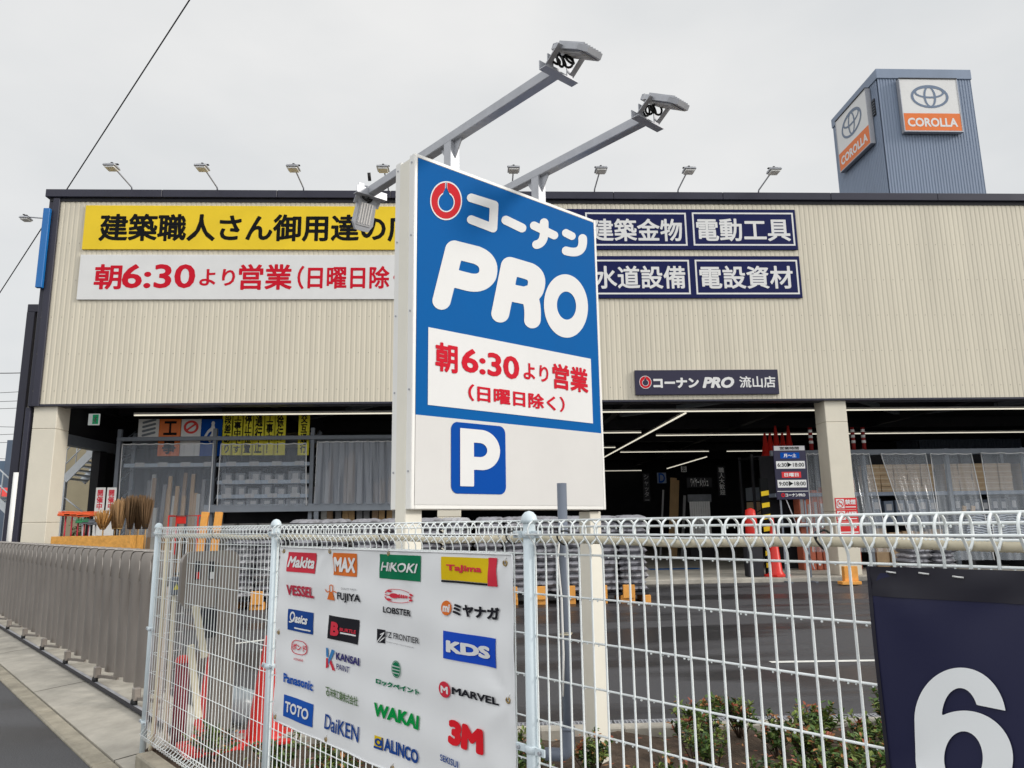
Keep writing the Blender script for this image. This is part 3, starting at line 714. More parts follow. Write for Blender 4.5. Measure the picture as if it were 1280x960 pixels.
def floodarm(ua, nf, nr, lab):
    t = T('sign_floodlight', lab, 'floodlight', FS.P(ua, zs1, -TK/2), 'floodlight arms on top of the pylon')
    m_ = MB(); m_.bar(FS.P(ua, ZA, nf), FS.P(ua, ZA, nr), .06, .06, silver, bev=.004); m_.build('arm', t)
    m_ = MB(); m_.slab(FS, ua-.035, zs1-.02, ua+.035, ZA-.03, -TK/2-.035, -TK/2+.035, silver, .003)
    for sg in (-1, 1):
        fr = Frame(FS.P(ua, 0, 0), N, ZX, U)
        m_.prism([(-TK/2+sg*.035, ZA-.03), (-TK/2+sg*.11, ZA-.03), (-TK/2+sg*.035, ZA-.14)], fr, -.004, .004, silver)
    m_.slab(FS, ua-.07, zs1, ua+.07, zs1+.008, -TK/2-.07, -TK/2+.07, silver)
    for a_ in (-1, 1):
        for b_ in (-1, 1): m_.cyl(FS.P(ua+a_*.052, zs1+.008, -TK/2+b_*.052), FS.P(ua+a_*.052, zs1+.025, -TK/2+b_*.052), .009, silver, 6)
    m_.build('upright', t)
    for sg, e in ((1, nf), (-1, nr)):
        m_ = MB(); m_.slab(FS, ua-.12, ZA-.035, ua+.12, ZA+.012, e, e+sg*.006, silver); m_.slab(FS, ua-.12, ZA-.04, ua+.12, ZA-.035, e, e+sg*.05, silver)
        for k in (-1, 1): m_.slab(FS, ua+k*.07-.02, ZA-.034, ua+k*.07+.02, ZA+.05, e+sg*.03, e+sg*.036, silver)
        m_.build('end_bracket', t)
        if sg > 0: ax = N*.86-ZX*.51; nr_ = -ZX*.86-N*.51; c = FS.P(ua, ZA+.115, e+.03)+(N*.86-ZX*.51)*.14
        else: ax = -N*.35-ZX*.94; nr_ = N*.94-ZX*.35; c = FS.P(ua, ZA-.11, e-.10)
        ax = ax/np.linalg.norm(ax); nr_ = nr_/np.linalg.norm(nr_)
        floodhead(t, c, ax, U if sg > 0 else U, nr_, None)
        for k in (-1, 1):   # yoke
            m_ = MB(); p1 = FS.P(ua+k*.085, ZA-.01, e+sg*.03); p2 = c+U*k*.085-ax*.03; m_.bar(p1, p2, .03, .006, silver, upv=tuple(N)); m_.build('yoke', t)
        m_ = MB()
        rd = random.Random(int(ua*100)+sg)
        for k in range(5):  # cable coil
            cc = FS.P(ua-.035+.015*k+rd.uniform(-.01, .01), ZA+.03 if sg > 0 else ZA-.035, e+sg*(.04+.012*k)); r_ = rd.uniform(.024, .034); a1, a2 = rd.uniform(-.6, .6), rd.uniform(-.5, .5)
            ring = [cc+r_*(math.cos(a)*(U*math.cos(a1)+N*math.sin(a1))+math.sin(a)*(ZX*math.cos(a2)+N*math.sin(a2))) for a in np.linspace(0, 2*math.pi, 15)[:-1]]
            m_.tube(ring, .0065, rubber, 6, True)
        m_.cyl(FS.P(ua, ZA+.09, e+sg*.04), FS.P(ua-.02, ZA+.14, e+sg*.02), .012, rubber, 8)
        m_.build('cable', t)
    return t
a1f = FS.uv; v = atZ(695, 90, ZA); w_ = atZ(803, 148, ZA); v2 = atZ(470, 240, ZA)
ua1 = FS.uv(572.5, 200)[0]+.02; ua2 = FS.uv(685, 245)[0]+.02
print('arms u', ua1, float(v@U), float(v2@U), 'n', float(v@N)+MS, float(v2@N)+MS, 'u2', ua2, float(w_@U), float(w_@N)+MS)
nf = float(v@N)+MS; nr = float(v2@N)+MS
floodarm((float(v@U)+ua1)/2, nf, nr, 'floodlight arm on the pylon nearer the left edge, rear lamp drooping in view')
floodarm((float(w_@U)+ua2)/2, float(w_@N)+MS, nr, 'floodlight arm on the pylon nearer the right edge, below the other arm in view')

# ================================================================== MESH FENCE
FN = Frame(U*KF, N, ZX, -U)
PS = [-5.92, -3.885, -1.88, .125]
fence = T('mesh_fence', 'white welded wire mesh fence with rolled top edge and round posts', 'fence', UN(KF, -2.5, 0))
for i, s in enumerate(PS):
    m_ = MB(); c = UN(KF+.0, s)
    m_.cyl(c+ZX*(-.10 if i == 0 else -.05), c+ZX*1.505, .0213, postm, 18); post = m_.build('post', fence)
    m_ = MB(); m_.lathe(c+ZX*1.50, [(.0235, 0), (.0285, .004), (.0285, .012), (.024, .026), (.014, .037), (.001, .041)], postm, 18); m_.build('cap', post)
    for z in (1.463, .79, .16):
        m_ = MB(); m_.tube([c+ZX*(z-.012), c+ZX*(z-.010), c+ZX*(z+.010), c+ZX*(z+.012)], [.022, .0255, .0255, .022], postm, 18)
        for sg in (-1, 1):
            m_.obox(c+N*sg*.045+ZX*z-U*.012, N*.022, U*.0035, ZX*.012, postm, .002)
            m_.cyl(c+N*sg*.05+ZX*z-U*.016, c+N*sg*.05+ZX*z-U*.024, .006, silver, 6)
        m_.build('clamp', post)
ROLL = [(0, .085), (0.0, 1.420), (.008, 1.436), (.028, 1.458), (.034, 1.470)]+[(.034*math.cos(a), 1.474+.034*math.sin(a)) for a in np.linspace(.3, math.pi+.3, 7)]+[(-.026, 1.448), (-.006, 1.434)]
ROLLB = [(-.004, .12), (-.03, .10), (-.034, .07), (-.004, .052), (.02, .058), (.032, .092), (0, .13)]
HZ = [1.40-.1295*k for k in range(10)]
RW = .0029
pdirs = []
for i in range(3):
    s0, s1 = PS[i]+.028, PS[i+1]-.028; m_ = MB(); nW = int(round((s1-s0)/.05)); RW = (.0023, .0028, .0033)[i]
    for k in range(nW+1):
        s = s0+(s1-s0)*k/nW; jx = random.uniform(-.0008, .0008)
        path = [UN(KF-a*-1*-1, s+jx, z) for a, z in ROLLB]+[UN(KF-a, s+jx, z) for a, z in ROLL[1:]]
        m_.tube(path, RW, wire, 6)
    for z in HZ: m_.tube([UN(KF+.005, s0-.012, z), UN(KF+.005, s1+.012, z)], RW, wire, 6)
    for a, z in ((.034, 1.463), (.008, 1.508), (-.036, 1.487), (-.03, 1.452), (.034, .092), (-.036, .072), (0, .050), (-.028, .104)):
        m_.tube([UN(KF-a, s0-.012, z), UN(KF-a, s1+.012, z)], RW, wire, 6)
    m_.build('mesh_panel', fence)
m_ = MB()      # short return panel at the gate end
for k in range(1, 5): m_.tube([UN(KF+.05*k, -5.90, .08), UN(KF+.05*k, -5.90, 1.47)], RW, wire, 5)
for z in HZ: m_.tube([UN(KF, -5.905, z), UN(KF+.21, -5.905, z)], RW, wire, 5)
m_.build('return_panel', fence)
m_ = MB()      # rain drops hanging under the wires
for i in (1, 2):
    for z in HZ[:6]+[1.452, 1.486]:
        s = PS[i]+.1
        while s < min(PS[i+1], -.2):
            if random.random() < .75:
                r = random.uniform(.0018, .0034); c = UN(KF+(.005 if z < 1.41 else .03), s, z-RW-r*.6); m_.lathe(c, [(.0005, r*1.3), (r*.8, r*.5), (r, -r*.2), (r*.6, -r*.9), (.0004, -r*1.1)], M('water_drop', (.75, .8, .8), .08, 0, spec=.8), 6)
            s += random.uniform(.012, .06)
m_.build('water_drops', fence)['kind'] = 'stuff'

# corrugated conduit tied along the fence
cd = T('corrugated_conduit', 'beige corrugated conduit tied along the inside of the fence top', 'conduit', UN(KF+.045, -2.5, 1.44))
m_ = MB(); s = -5.85; pts = []; rs = []
ties = [FN.uv(x, 674)[0] for x in (268, 331, 361, 478, 637, 701, 1024)]+[-.1, .5, -4.9, -5.4]
k = 0
while s < 1.1:
    near = min(abs(s-t) for t in ties); z = 1.447-.010*min(1, near/.5)**1.5
    pts.append(UN(KF+.036, s, z)); rs.append(.0135 if k % 2 == 0 else .0119); k += 1; s += .0045
m_.tube(pts, rs, beigepl, 9); m_.build('tube', cd)
for t in ties[:7]:
    m_ = MB(); ring = [UN(KF+.018+.034*math.cos(a), t+.006*math.sin(a*2), 1.452+.022*math.sin(a)) for a in np.linspace(0, 2*math.pi, 17)[:-1]]; m_.tube(ring, .0028, rubber, 5, True)
    m_.tube([UN(KF-.014, t, 1.455), UN(KF-.03, t+.012, 1.468), UN(KF-.028, t+.03, 1.476)], .002, rubber, 5); m_.build('cable_tie', cd)
# grey pipe with an open elbow
pt = hit(703, 640, UN(KF+.085, 0), U); sp_ = float(pt@N); pp = UN(KF+.085, sp_)
t = T('vent_pipe', 'grey plastic pipe with an open elbow tied upright behind the fence', 'pipe', pp+ZX*.74)
m_ = MB(); zt_ = hit(702.5, 604, pp, U)[2]; m_.cyl(pp+ZX*.80, pp+ZX*zt_, .0165, greypl, 16); m_.build('tube', t)
m_ = MB(); fwd = (-N*.80-U*.60); fwd /= np.linalg.norm(fwd)
el = [pp+ZX*.85, pp+ZX*.80]+[pp+ZX*.80+fwd*.03*(1-math.cos(a))-ZX*.03*math.sin(a) for a in np.linspace(.3, math.pi/2, 5)]+[pp+ZX*.77+fwd*.075]
m_.tube(el, .0205, greypl, 16, caps=False); m_.tube(el[::-1], .0165, M('pipe_inside', (.03, .03, .035), .6, 0), 16, caps=False)
m_.tube([pp+ZX*.845, pp+ZX*.855], [.0225, .0225], greypl, 16); m_.build('elbow', t)
m_ = MB(); m_.tube([pp-U*.02+ZX*1.435, pp-U*.024-N*.004+ZX*1.38, pp-U*.022+N*.008+ZX*1.25, pp-U*.022+N*.01+ZX*1.08, pp-U*.02+ZX*.95], .0035, white, 6); m_.build('cord', t)
m_ = MB(); m_.tube([pp+ZX*1.14+.019*(math.cos(a)*U+math.sin(a)*N) for a in np.linspace(0, 6.28, 13)[:-1]], .002, beigepl, 5, True); m_.tube([pp+ZX*1.145-U*.02, pp+ZX*1.15-U*.02+N*.05], .0015, beigepl, 4); m_.build('cable_tie', t)

# ------------------------------------------------------------------ brand banner on the fence
def wv(u, v):
    w_ = .0035*math.sin(u*9+v*4)+.0025*math.sin(u*21-v*13)+.002*math.sin(v*30+u*3)
    for eu, ev in ((-3.80, 1.39), (-1.97, 1.39), (-3.80, .55), (-1.97, .55), (-3.25, 1.39), (-2.7, 1.39), (-1.97, .92)):
        q = math.hypot(u-eu, v-ev); a = math.atan2(v-ev, u-eu); w_ += .0038*math.sin(a*7)*math.exp(-q/.22)*min(1, q/.06)
    return w_
FB = Frame(U*(KF-.014), N, ZX, -U, wv)
bt = T('logo_banner', 'white sheet banner of brand logos tied to the fence between two posts', 'banner', UN(KF-.014, -2.9, .55))
bs0, bs1 = FB.uv(351, 690)[0], FB.uv(640, 692)[0]; bz1 = FB.uv(480, 688)[1]; bz0 = .548
sheetm = M('banner_sheet', (.78, .79, .80), .42, .02, 1.5, bump=.06, bscale=3)
m_ = MB(); m_.rect(FB, bs0, bz0, bs1, bz1, 0, sheetm, 90, 44); m_.rect(FB, bs0, bz0, bs1, bz1, -.002, sheetm, 90, 44); m_.build('sheet', bt)
m_ = MB()
for a_, b_ in (((bs0, bz1), (bs1, bz1)), ((bs0, bz0), (bs1, bz0)), ((bs0, bz0), (bs0, bz1)), ((bs1, bz0), (bs1, bz1))):
    m_.tube([FB.P(a_[0]+(b_[0]-a_[0])*f, a_[1]+(b_[1]-a_[1])*f, .001) for f in np.linspace(0, 1, 20)], .0035, sheetm, 5)
m_.build('hem', bt)
m_ = MB(); brass = M('brass_eyelet', (.40, .28, .12), .35, .1, 30, metal=.6)
ey = [(bs0+.03, bz1-.02), (bs0+.55, bz1-.012), (bs0+1.05, bz1-.012), (bs1-.035, bz1-.03), (bs0+.025, (bz0+bz1)/2), (bs1-.03, (bz0+bz1)/2-.05), (bs0+.025, bz0+.02), (bs0+.55, bz0+.015), (bs0+1.1, bz0+.015), (bs1-.03, bz0+.02)]
for (u, v) in ey:
    m_.tube([FB.P(u+.008*math.cos(a), v+.008*math.sin(a), .003) for a in np.linspace(0, 6.28, 13)[:-1]], .003, brass, 5, True)
    m_.tube([FB.P(u, v, .004), FB.P(u+.004, v+.014, .006), FB.P(u+.008, v+.028, -.008)], .002, vinyl, 4)
m_.build('eyelet', bt)
C1 = lambda *c: (340+c[0]/4.173, 670+c[1]/4.173, 340+c[2]/4.173, 670+c[3]/4.173)
C2 = lambda *c: (340+c[0]/7.3875, 800+c[1]/7.3875, 340+c[2]/7.3875, 800+c[3]/7.3875)
C3 = lambda *c: (340+c[0]/3.2, 800+c[1]/3.2, 340+c[2]/3.2, 800+c[3]/3.2)
def lm(n, c): return M('ink_'+n, c, .6, .03, 4, spec=.08)
iw = lm('white', (.72, .72, .72)); ired = lm('red', (.60, .035, .06)); iora = lm('orange', (.66, .16, .03)); igrn = lm('green', (.005, .17, .075)); iyel = lm('yellow', (.68, .48, .01))
iblk = lm('black', (.015, .015, .02)); iblu = lm('blue', (.012, .085, .40)); inav = lm('navyblue', (.01, .055, .25)); ivio = lm('violet', (.04, .035, .16)); iwak = lm('leafgreen', (.0, .26, .05)); isky = lm('skyblue', (.05, .22, .5)); iolive = lm('olive', (.10, .17, .07))
def logo(lab, *items):
    m_ = MB()
    for it in items:
        k = it[0]
        if k == 'r': r = R4(FB, *it[1]); m_.rect(FB, *r, it[3] if len(it) > 3 else .003, it[2], max(1, int((r[2]-r[0])/.018)), max(1, int((r[3]-r[1])/.018)))
        elif k == 't': text(m_, FB, it[1], R4(FB, *it[2]), it[3], .0062, it[4] if len(it) > 4 else .03, it[5] if len(it) > 5 else 0)
        elif k == 's': shape(m_, it[1], (-.02, -.02, 1.02, 1.02), it[4] if len(it) > 4 else .04, inrect(FB, R4(FB, *it[2]), it[5] if len(it) > 5 else .0052), it[3])
    o = m_.build('logo', bt); o['label'] = lab
disc = lambda X, Y: ell(X, Y, .5, .5, .5, .5)
logo('red rectangle logo with white script', ('r', C1(82, 83, 227, 197), ired), ('t', 'Makita', C1(88, 104, 222, 172), iw, .035, .2))
logo('orange square logo with white capitals', ('r', C1(325, 87, 443, 213), iora), ('t', 'MAX', C1(332, 109, 438, 193), iw, .05))
logo('green rectangle logo with white slanted letters', ('r', C1(560, 94, 780, 238), igrn), ('t', 'HiKOKI', C1(572, 134, 767, 195), iw, .022, .25))
logo('yellow rectangle logo with red and black edges', ('r', C1(888, 107, 1131, 246), iyel), ('r', C1(1131, 113, 1177, 265), ired, .004), ('r', C1(888, 229, 1131, 259), iblk, .0042), ('t', 'TaJima', C1(915, 147, 1098, 200), ired, .035))
logo('dark red capitals logo', ('t', 'VESSEL', C1(82, 252, 222, 326), lm('crimson', (.45, .03, .06)), .04))
logo('orange peak logo with black capitals', ('s', lambda X, Y: plg(X, Y, [(.15, 0), (.85, 0), (.62, .52), (.38, .52)]), C1(287, 250, 343, 337), iora), ('s', lambda X, Y: un(np.abs(cap(X, Y, [(.5, .62), (.5, .85)], .13))-.03, cap(X, Y, bez((.0, .66), (.1, .4), (.38, .55)), .035), cap(X, Y, bez((.62, .55), (.8, .62), (.98, .5)), .035)), C1(287, 250, 343, 337), iora, .03),
     ('t', 'FUJIYA', C1(350, 291, 466, 357), iblk, .03), ('t', 'QUALITY FIRST', C1(371, 267, 446, 287), lm('grey', (.25, .25, .26)), .0))
lob = lambda X, Y: un(ell(X, Y, .36, .5, .15, .17), *[bxs(X, Y, .50+.065*k, .36+.012*k, .545+.065*k, .64-.012*k) for k in range(5)], ell(X, Y, .90, .5, .05, .08), ell(X, Y, .93, .68, .06, .09, .5), ell(X, Y, .93, .32, .06, .09, -.5), cap(X, Y, [(.06, .5), (.25, .5)], .03),
     cap(X, Y, bez((.05, .62), (.1, .95), (.42, .95)), .02), cap(X, Y, bez((.05, .38), (.1, .05), (.42, .05)), .02), cap(X, Y, bez((.42, .95), (.6, .98), (.85, .8)), .018), cap(X, Y, bez((.42, .05), (.6, .02), (.85, .2)), .018), ell(X, Y, .2, .78, .09, .07, .5), ell(X, Y, .2, .22, .09, .07, -.5))
logo('red shellfish emblem above dark capitals', ('s', lob, C1(587, 268, 740, 362), ired, .018), ('t', 'LOBSTER', C1(585, 366, 733, 420), iblk, .03))
logo('orange round mark with black katakana', ('s', disc, C1(887, 334, 938, 417), iora), ('t', 'mi', C1(896, 352, 930, 398), iw, .04), ('t', 'ミヤナガ', C1(947, 348, 1183, 442), iblk, .055))
logo('blue rectangle logo with white swirl', ('r', C1(88, 379, 213, 515), inav), ('t', 'asics', C1(125, 408, 190, 464), iw, .04, .25), ('s', lambda X, Y: un(np.abs(ell(X, Y, .55, .55, .32, .36, .2))-.07, cap(X, Y, bez((.1, .1), (.5, .0), (.75, .45)), .06)), C1(94, 390, 124, 458), iw, .04, .0048), ('r', C1(120, 482, 203, 492), iw, .0042))
logo('black rectangle logo with red letters', ('r', C1(300, 412, 454, 566), iblk), ('t', 'B', C1(318, 444, 358, 524), ired, .06), ('t', 'BURTLE', C1(364, 477, 443, 511), ired, .028), ('r', C1(364, 508, 442, 516), iw, .0042))
logo('black square mark with grey capitals', ('r', C1(548, 484, 586, 561), iblk), ('s', lambda X, Y: un(cap(X, Y, [(.1, .05), (.9, .8)], .045), cap(X, Y, [(.4, .1), (.95, .45)], .04), cap(X, Y, [(.9, .8), (.45, .62)], .04)), C1(548, 484, 586, 561), iw, .03, .0048),
     ('t', "I'Z FRONTIER", C1(594, 496, 773, 563), lm('darkgrey', (.06, .06, .065)), .015), ('t', 'SPIRIT AND TECHNIQUE', C1(595, 549, 746, 586), lm('grey', (.25, .25, .26)), .0))
logo('blue rectangle logo with white capitals', ('r', C1(900, 492, 1168, 691), lm('royal', (.012, .07, .50))), ('t', 'KDS', C1(919, 540, 1139, 646), iw, .06))
logo('small red oval logo with katakana', ('s', lambda X, Y: np.abs(bxs(X, Y, .04, .04, .96, .96, .35))-.025, C1(107, 534, 182, 630), ired, .03), ('t', 'ボンド', C1(114, 556, 177, 606), ired, .03), ('t', 'KONISHI', C1(124, 633, 163, 656), ired, .01))
logo('blue and red folded letter mark with navy capitals', ('s', lambda X, Y: un(plg(X, Y, [(.08, .55), (.08, .98), (.3, .98), (.3, .55)]), plg(X, Y, [(.3, .45), (.7, .98), (.98, .92), (.3, .2)])), C1(285, 578, 333, 704), isky, .03), ('s', lambda X, Y: un(plg(X, Y, [(.05, .0), (.05, .5), (.22, .5), (.3, .1)]), plg(X, Y, [(.38, .36), (.55, .45), (.95, .0), (.68, .0)])), C1(285, 578, 333, 704), ired, .03, .0044), ('t', 'KANSAI', C1(340, 604, 466, 677), ivio, .04), ('t', 'PAINT', C1(340, 664, 411, 714), ivio, .01))
logo('dark green round emblem above katakana', ('s', lambda X, Y: un(np.abs(disc(X, Y))-.025, np.maximum(disc(X, Y)+.06, -un(*[bxs(X, Y, 0, .22+.2*k, 1, .29+.2*k) for k in range(3)]))), C1(630, 646, 676, 742), igrn, .03), ('t', 'ロックペイント', C1(543, 740, 771, 834), igrn, .06))
logo('plain blue letters logo', ('t', 'Panasonic', C1(72, 711, 217, 810), iblu, .035))
logo('small olive kanji logo', ('t', '未来工業株式会社', C1(305, 789, 457, 888), iolive, .02), ('s', lambda X, Y: un(cap(X, Y, [(.1, .95), (.9, .95)], .06), cap(X, Y, [(.5, .95), (.5, .6)], .06), np.abs(ell(X, Y, .5, .3, .3, .25))-.07), C1(282, 784, 303, 838), iolive, .05))
logo('red round mark with black capitals', ('s', disc, C1(884, 749, 942, 849), ired), ('t', 'M', C1(895, 776, 931, 824), iw, .04), ('t', 'MARVEL', C1(950, 784, 1189, 885), iblk, .04))
logo('blue rectangle logo with white serif letters', ('r', C2(123, 499, 378, 807), iblu), ('t', 'TOTO', C2(140, 558, 350, 742), iw, .03))
logo('blue rounded thin letters logo', ('t', 'DaiKEN', C2(490, 680, 808, 947), inav, .012))
logo('green bold capitals logo', ('t', 'WAKAI', C3(415, 247, 591, 360), iwak, .05))
logo('blue capitals logo with yellow square mark', ('r', C3(415, 379, 446, 442), iyel), ('s', lambda X, Y: un(np.abs(ell(X, Y, .5, .55, .3, .22))-.08, bxs(X, Y, 0, 0, 1, .18), bxs(X, Y, .85, 0, 1, 1)), C3(415, 379, 446, 442), inav, .03), ('t', 'ALINCO', C3(452, 389, 588, 498), inav, .04))
logo('big red number and letter logo', ('t', '3M', C3(710, 313, 853, 462), lm('scarlet', (.66, .015, .025)), .07))
logo('small blue capitals logo at the lower edge', ('t', 'SEKISUI', C3(678, 454, 756, 510), inav, .02))

# navy number banner at the right end
def wv2(u, v):
    w_ = .004*math.sin(u*7+v*5)+.003*math.sin(u*17-v*9)
    for eu, ev in ((-.76, 1.39), (-.76, .95), (-.45, 1.39)):
        q = math.hypot(u-eu, v-ev); a = math.atan2(v-ev, u-eu); w_ += .005*math.sin(a*6)*math.exp(-q/.18)*min(1, q/.05)
    return w_
FB2 = Frame(U*(KF-.018), N, ZX, -U, wv2)
t = T('number_banner', 'dark navy sheet banner with a big white number at the right end of the fence', 'banner', UN(KF-.018, -.2, .3))
n0 = FB2.uv(1085, 708)[0]; nz1 = (FB2.uv(1085, 708)[1]+FB2.uv(1270, 714)[1])/2; nz0 = .42; n1 = .62
nav2 = M('sheet_navy', (.012, .013, .048), .48, .06, 1.5, bump=.05, bscale=3); hemm = M('sheet_hem', (.014, .013, .022), .5, .1, 3)
m_ = MB(); m_.rect(FB2, n0, nz0, n1, nz1, 0, nav2, 50, 36); m_.rect(FB2, n0, nz0, n1, nz1, -.002, nav2, 50, 36); m_.build('sheet', t)
m_ = MB(); m_.rect(FB2, n0+.002, nz1-.062, n1, nz1+.001, .0022, hemm, 50, 3); m_.rect(FB2, n0-.002, nz0, n0+.006, nz1, .003, hemm, 1, 30); m_.build('hem', t)
m_ = MB()
for px_, py_ in ((1116, 715), (1157, 716.5), (1199, 721)):
    u, v_ = FB2.uv(px_, py_); m_.tube([FB2.P(u-.010, v_+.001, .004), FB2.P(u, v_, .007), FB2.P(u+.010, v_-.001, .004)], .0018, vinyl, 5)
m_.build('stitch', t)
m_ = MB(); r = R4(FB2, 1143.5, 834, 1268, 960); 
def six(X, Y):
    up = sub(ell(X, Y, 645, 800, 154, 176), ell(X, Y, 643, 792, 62, 100))
    up = np.maximum(up, np.minimum(X-640, Y-(746+.19*(X-690)))); up = np.maximum(up, Y-925)
    return sub(un(up, ell(X, Y, 657, 925, 166, 158), bxs(X, Y, 491, 795, 575, 930)), ell(X, Y, 655, 925, 66, 89))
def m8(x, y): u, v = FB2.uv(960+x/2.6656, 600+y/2.6656); return FB2.P(u, v, .0045)
shape(m_, six, (480, 615, 840, 1095), 5, m8, M('number_white', (.80, .82, .83), .5, .02, 3, spec=.15))
m_.build('number', t)

# ================================================================== FOLDING GATE
UG = 2.17
def gs(x, y): return float(hit(x, y, U*UG, U)@N)
s_first = gs(181, 760); s_last = gs(103, 760); pit = (s_first-s_last)/7
zg = hit(195, 687.5, U*UG, U)[2]
print('gate', s_first, pit, zg)
gate = T('folding_gate', 'bronze aluminium concertina gate of tall round topped boards on small wheels', 'gate', UN(UG, s_first-5, -.03))
bd = N*.93+U*.367; bd /= np.linalg.norm(bd); bn = np.cross(bd, ZX)
nb = 42
def gboard(s):
    fr = Frame(UN(UG, s), bd, ZX, bn); m_ = MB(); L = pit*.36; lo = L*.74; zst = .985; R = .10
    def top(u):
        if u < -L+R: return zg-R+math.sqrt(max(0, R*R-(u+L-R)**2))
        return zg
    K = 10; rows = [('lo', .07, 0), ('lo', .5, 0), ('lo', zst, 0), ('hi', zst+.025, 0), ('hi', 1.15, 0), ('top', -.045, 0), ('top', -.02, -.006), ('top', -.006, -.018), ('top', 0, -.036)]
    vs = []; fs = []
    for kind, z, dd in rows:
        for i in range(K+1):
            a = -1+2*i/K; u = a*(lo if kind == 'lo' else L); bul = .026*(1-a*a)
            zz = z if kind != 'top' else min(top(u), zg)+z
            if kind == 'hi': zz = min(z, top(u)-.05)
            vs.append(fr.P(u, zz, bul+dd-.01))
    for j in range(len(rows)-1):
        for i in range(K): q = j*(K+1)+i; fs.append((q, q+1, q+K+2, q+K+1))
    m_.add(vs, fs, bronze, True)
    m_.tube([fr.P(u, top(u)-.016, .026*(1-(u/L)**2)-.012) for u in np.linspace(-L, L, 16)], .007, bronze_highlight, 5); m_.tube([fr.P(-L, zst+.03, -.008), fr.P(-L, zg-R, -.008)], .006, bronze_highlight, 5)
    m_.slab(fr, lo-.003, .07, lo+.001, zst, -.055, -.011, bronze_highlight); m_.slab(fr, -lo-.001, .07, -lo+.003, zst, -.055, -.011, bronze)
    m_.slab(fr, L-.003, zst+.03, L+.001, zg-.04, -.055, -.012, bronze); m_.slab(fr, -lo, .07, lo, zg-.12, -.062, -.056, bronze)
    return m_
bronze_highlight = M('bronze_highlight', (.46, .42, .38), .28, .08, 5, metal=.3)  # lighter copy of bronze: highlights on board tops and edges put into the colour
proto = None
for i in range(nb):
    s = s_first+pit-pit*i
    o = gboard(s).build('board', gate)
m_ = MB()
for i in range(nb-1):
    s = s_first+pit-pit*i
    for z0 in (.22, .72):
        m_.bar(UN(UG+.06, s, z0), UN(UG+.06, s-pit, z0+.22), .006, .025, bronze); m_.bar(UN(UG+.075, s, z0+.22), UN(UG+.075, s-pit, z0), .006, .025, bronze)
m_.build('lattice', gate)
for i in range(0, nb, 4):
    s = s_first+pit-pit*i-.05; m_ = MB()
    m_.slab(Frame(UN(UG-.10, s), N, ZX, -U), -.035, .02, .035, .13, -.03, .03, bronze, .008); m_.bar(UN(UG-.1, s, .04), UN(UG+.02, s+.3, .04), .03, .025, bronze)
    w = m_.build('caster', gate); m_ = MB(); m_.cyl(UN(UG-.135, s, .0), UN(UG-.095, s, .0), .038, rubber, 14); m_.build('wheel', w)
m_ = MB(); m_.obox(UN(UG-.155, -15.5, -.012), U*.012, N*9.3, ZX*.012, dark); m_.obox(UN(UG-.115, -15.5, -.016), U*.02, N*9.3, ZX*.006, silver); m_.build('floor_rail', gate)
# end post of the gate, behind the fence
FE = Frame(N*-5.25, U, ZX, N)
t = T('gate_end_post', 'bronze gate end frame with rounded head plate and latch behind the fence', 'gate post', FE.P(FE.uv(284, 780)[0], 0, 0))
r = R4(FE, 229, 690, 297, 756); r2 = R4(FE, 273, 690, 297, 925); m_ = MB()
rr = .07; arc = lambda cx, cz, r_, a0, a1: [(cx+r_*math.cos(a), cz+r_*math.sin(a)) for a in np.linspace(a0, a1, 7)]
m_.prism([(r[0], r[1]+.05)]+[(r[0]+.05, r[1]), (r2[0], r[1]), (r2[0], .03), (r[2], .03)]+arc(r[2]-rr, r[3]-rr, rr, 0, math.pi/2)+arc(r[0]+rr, r[3]-rr, rr, math.pi/2, math.pi), FE, -.05, .0, bronze); m_.build('head_plate', t)
m_ = MB(); m_.slab(FE, r2[0]-.004, .05, r2[0]+.004, r[3]-.08, .0005, .004, dark); m_.slab(FE, r2[0]+.06, .05, r2[0]+.066, r[1], .0005, .003, dark); m_.build('seam', t)
for px in (247, 264): 
    u, v = FE.uv(px, 713); m_ = MB(); m_.slab(FE, u-.02, v-.06, u+.02, v+.06, .001, .012, dark, .004); m_.slab(FE, u-.012, v-.055, u+.012, v-.01, .012, .02, conem if px == 247 else vinyl, .003); m_.build('latch', t)
u, v = FE.uv(261, 770); m_ = MB(); m_.slab(FE, u-.05, v-.14, u+.05, v+.05, -.03, .02, dark, .01); m_.build('lock', t)
m_ = MB()
for p, q in (((244, 757), (256, 822)), ((238, 806), (248, 898))): m_.bar(hit(*p, FE.o+N*.06, N), hit(*q, FE.o+N*.06, N), .045, .02, beigepl, upv=tuple(N), bev=.004)
m_.build('link_arm', t)
# control box with conduits
FC = Frame(N*-5.72, U, ZX, N); u, v = FC.uv(217.5, 731); base_ = FC.P(u, .0, 0)
t = T('control_box', 'small grey control box with yellow warning triangle on beige conduit', 'control box', base_)
m_ = MB(); r = R4(FC, 213, 721, 222, 743); m_.slab(FC, *r, 0, .05, greypl, .008); m_.build('box', t)
m_ = MB(); W, H = r[2]-r[0], r[3]-r[1]; m_.prism([(r[0]+.2*W, r[1]+.3*H), (r[2]-.2*W, r[1]+.3*H), (u, r[1]+.66*H)], FC, .0505, .053, signyel); m_.build('warning_mark', t)
m_ = MB(); m_.tube([FC.P(u, v-.06, .02), FC.P(u, .12, .02), FC.P(u+.02, .05, .02), FC.P(u+.06, -.02, .02)], .016, beigepl, 8); m_.tube([FC.P(u-.06, 1.43, -.02), FC.P(u-.06, .9, .0), FC.P(u-.07, .12, .0), FC.P(u-.09, -.06, 0)], .016, beigepl, 8); m_.build('conduit', t)

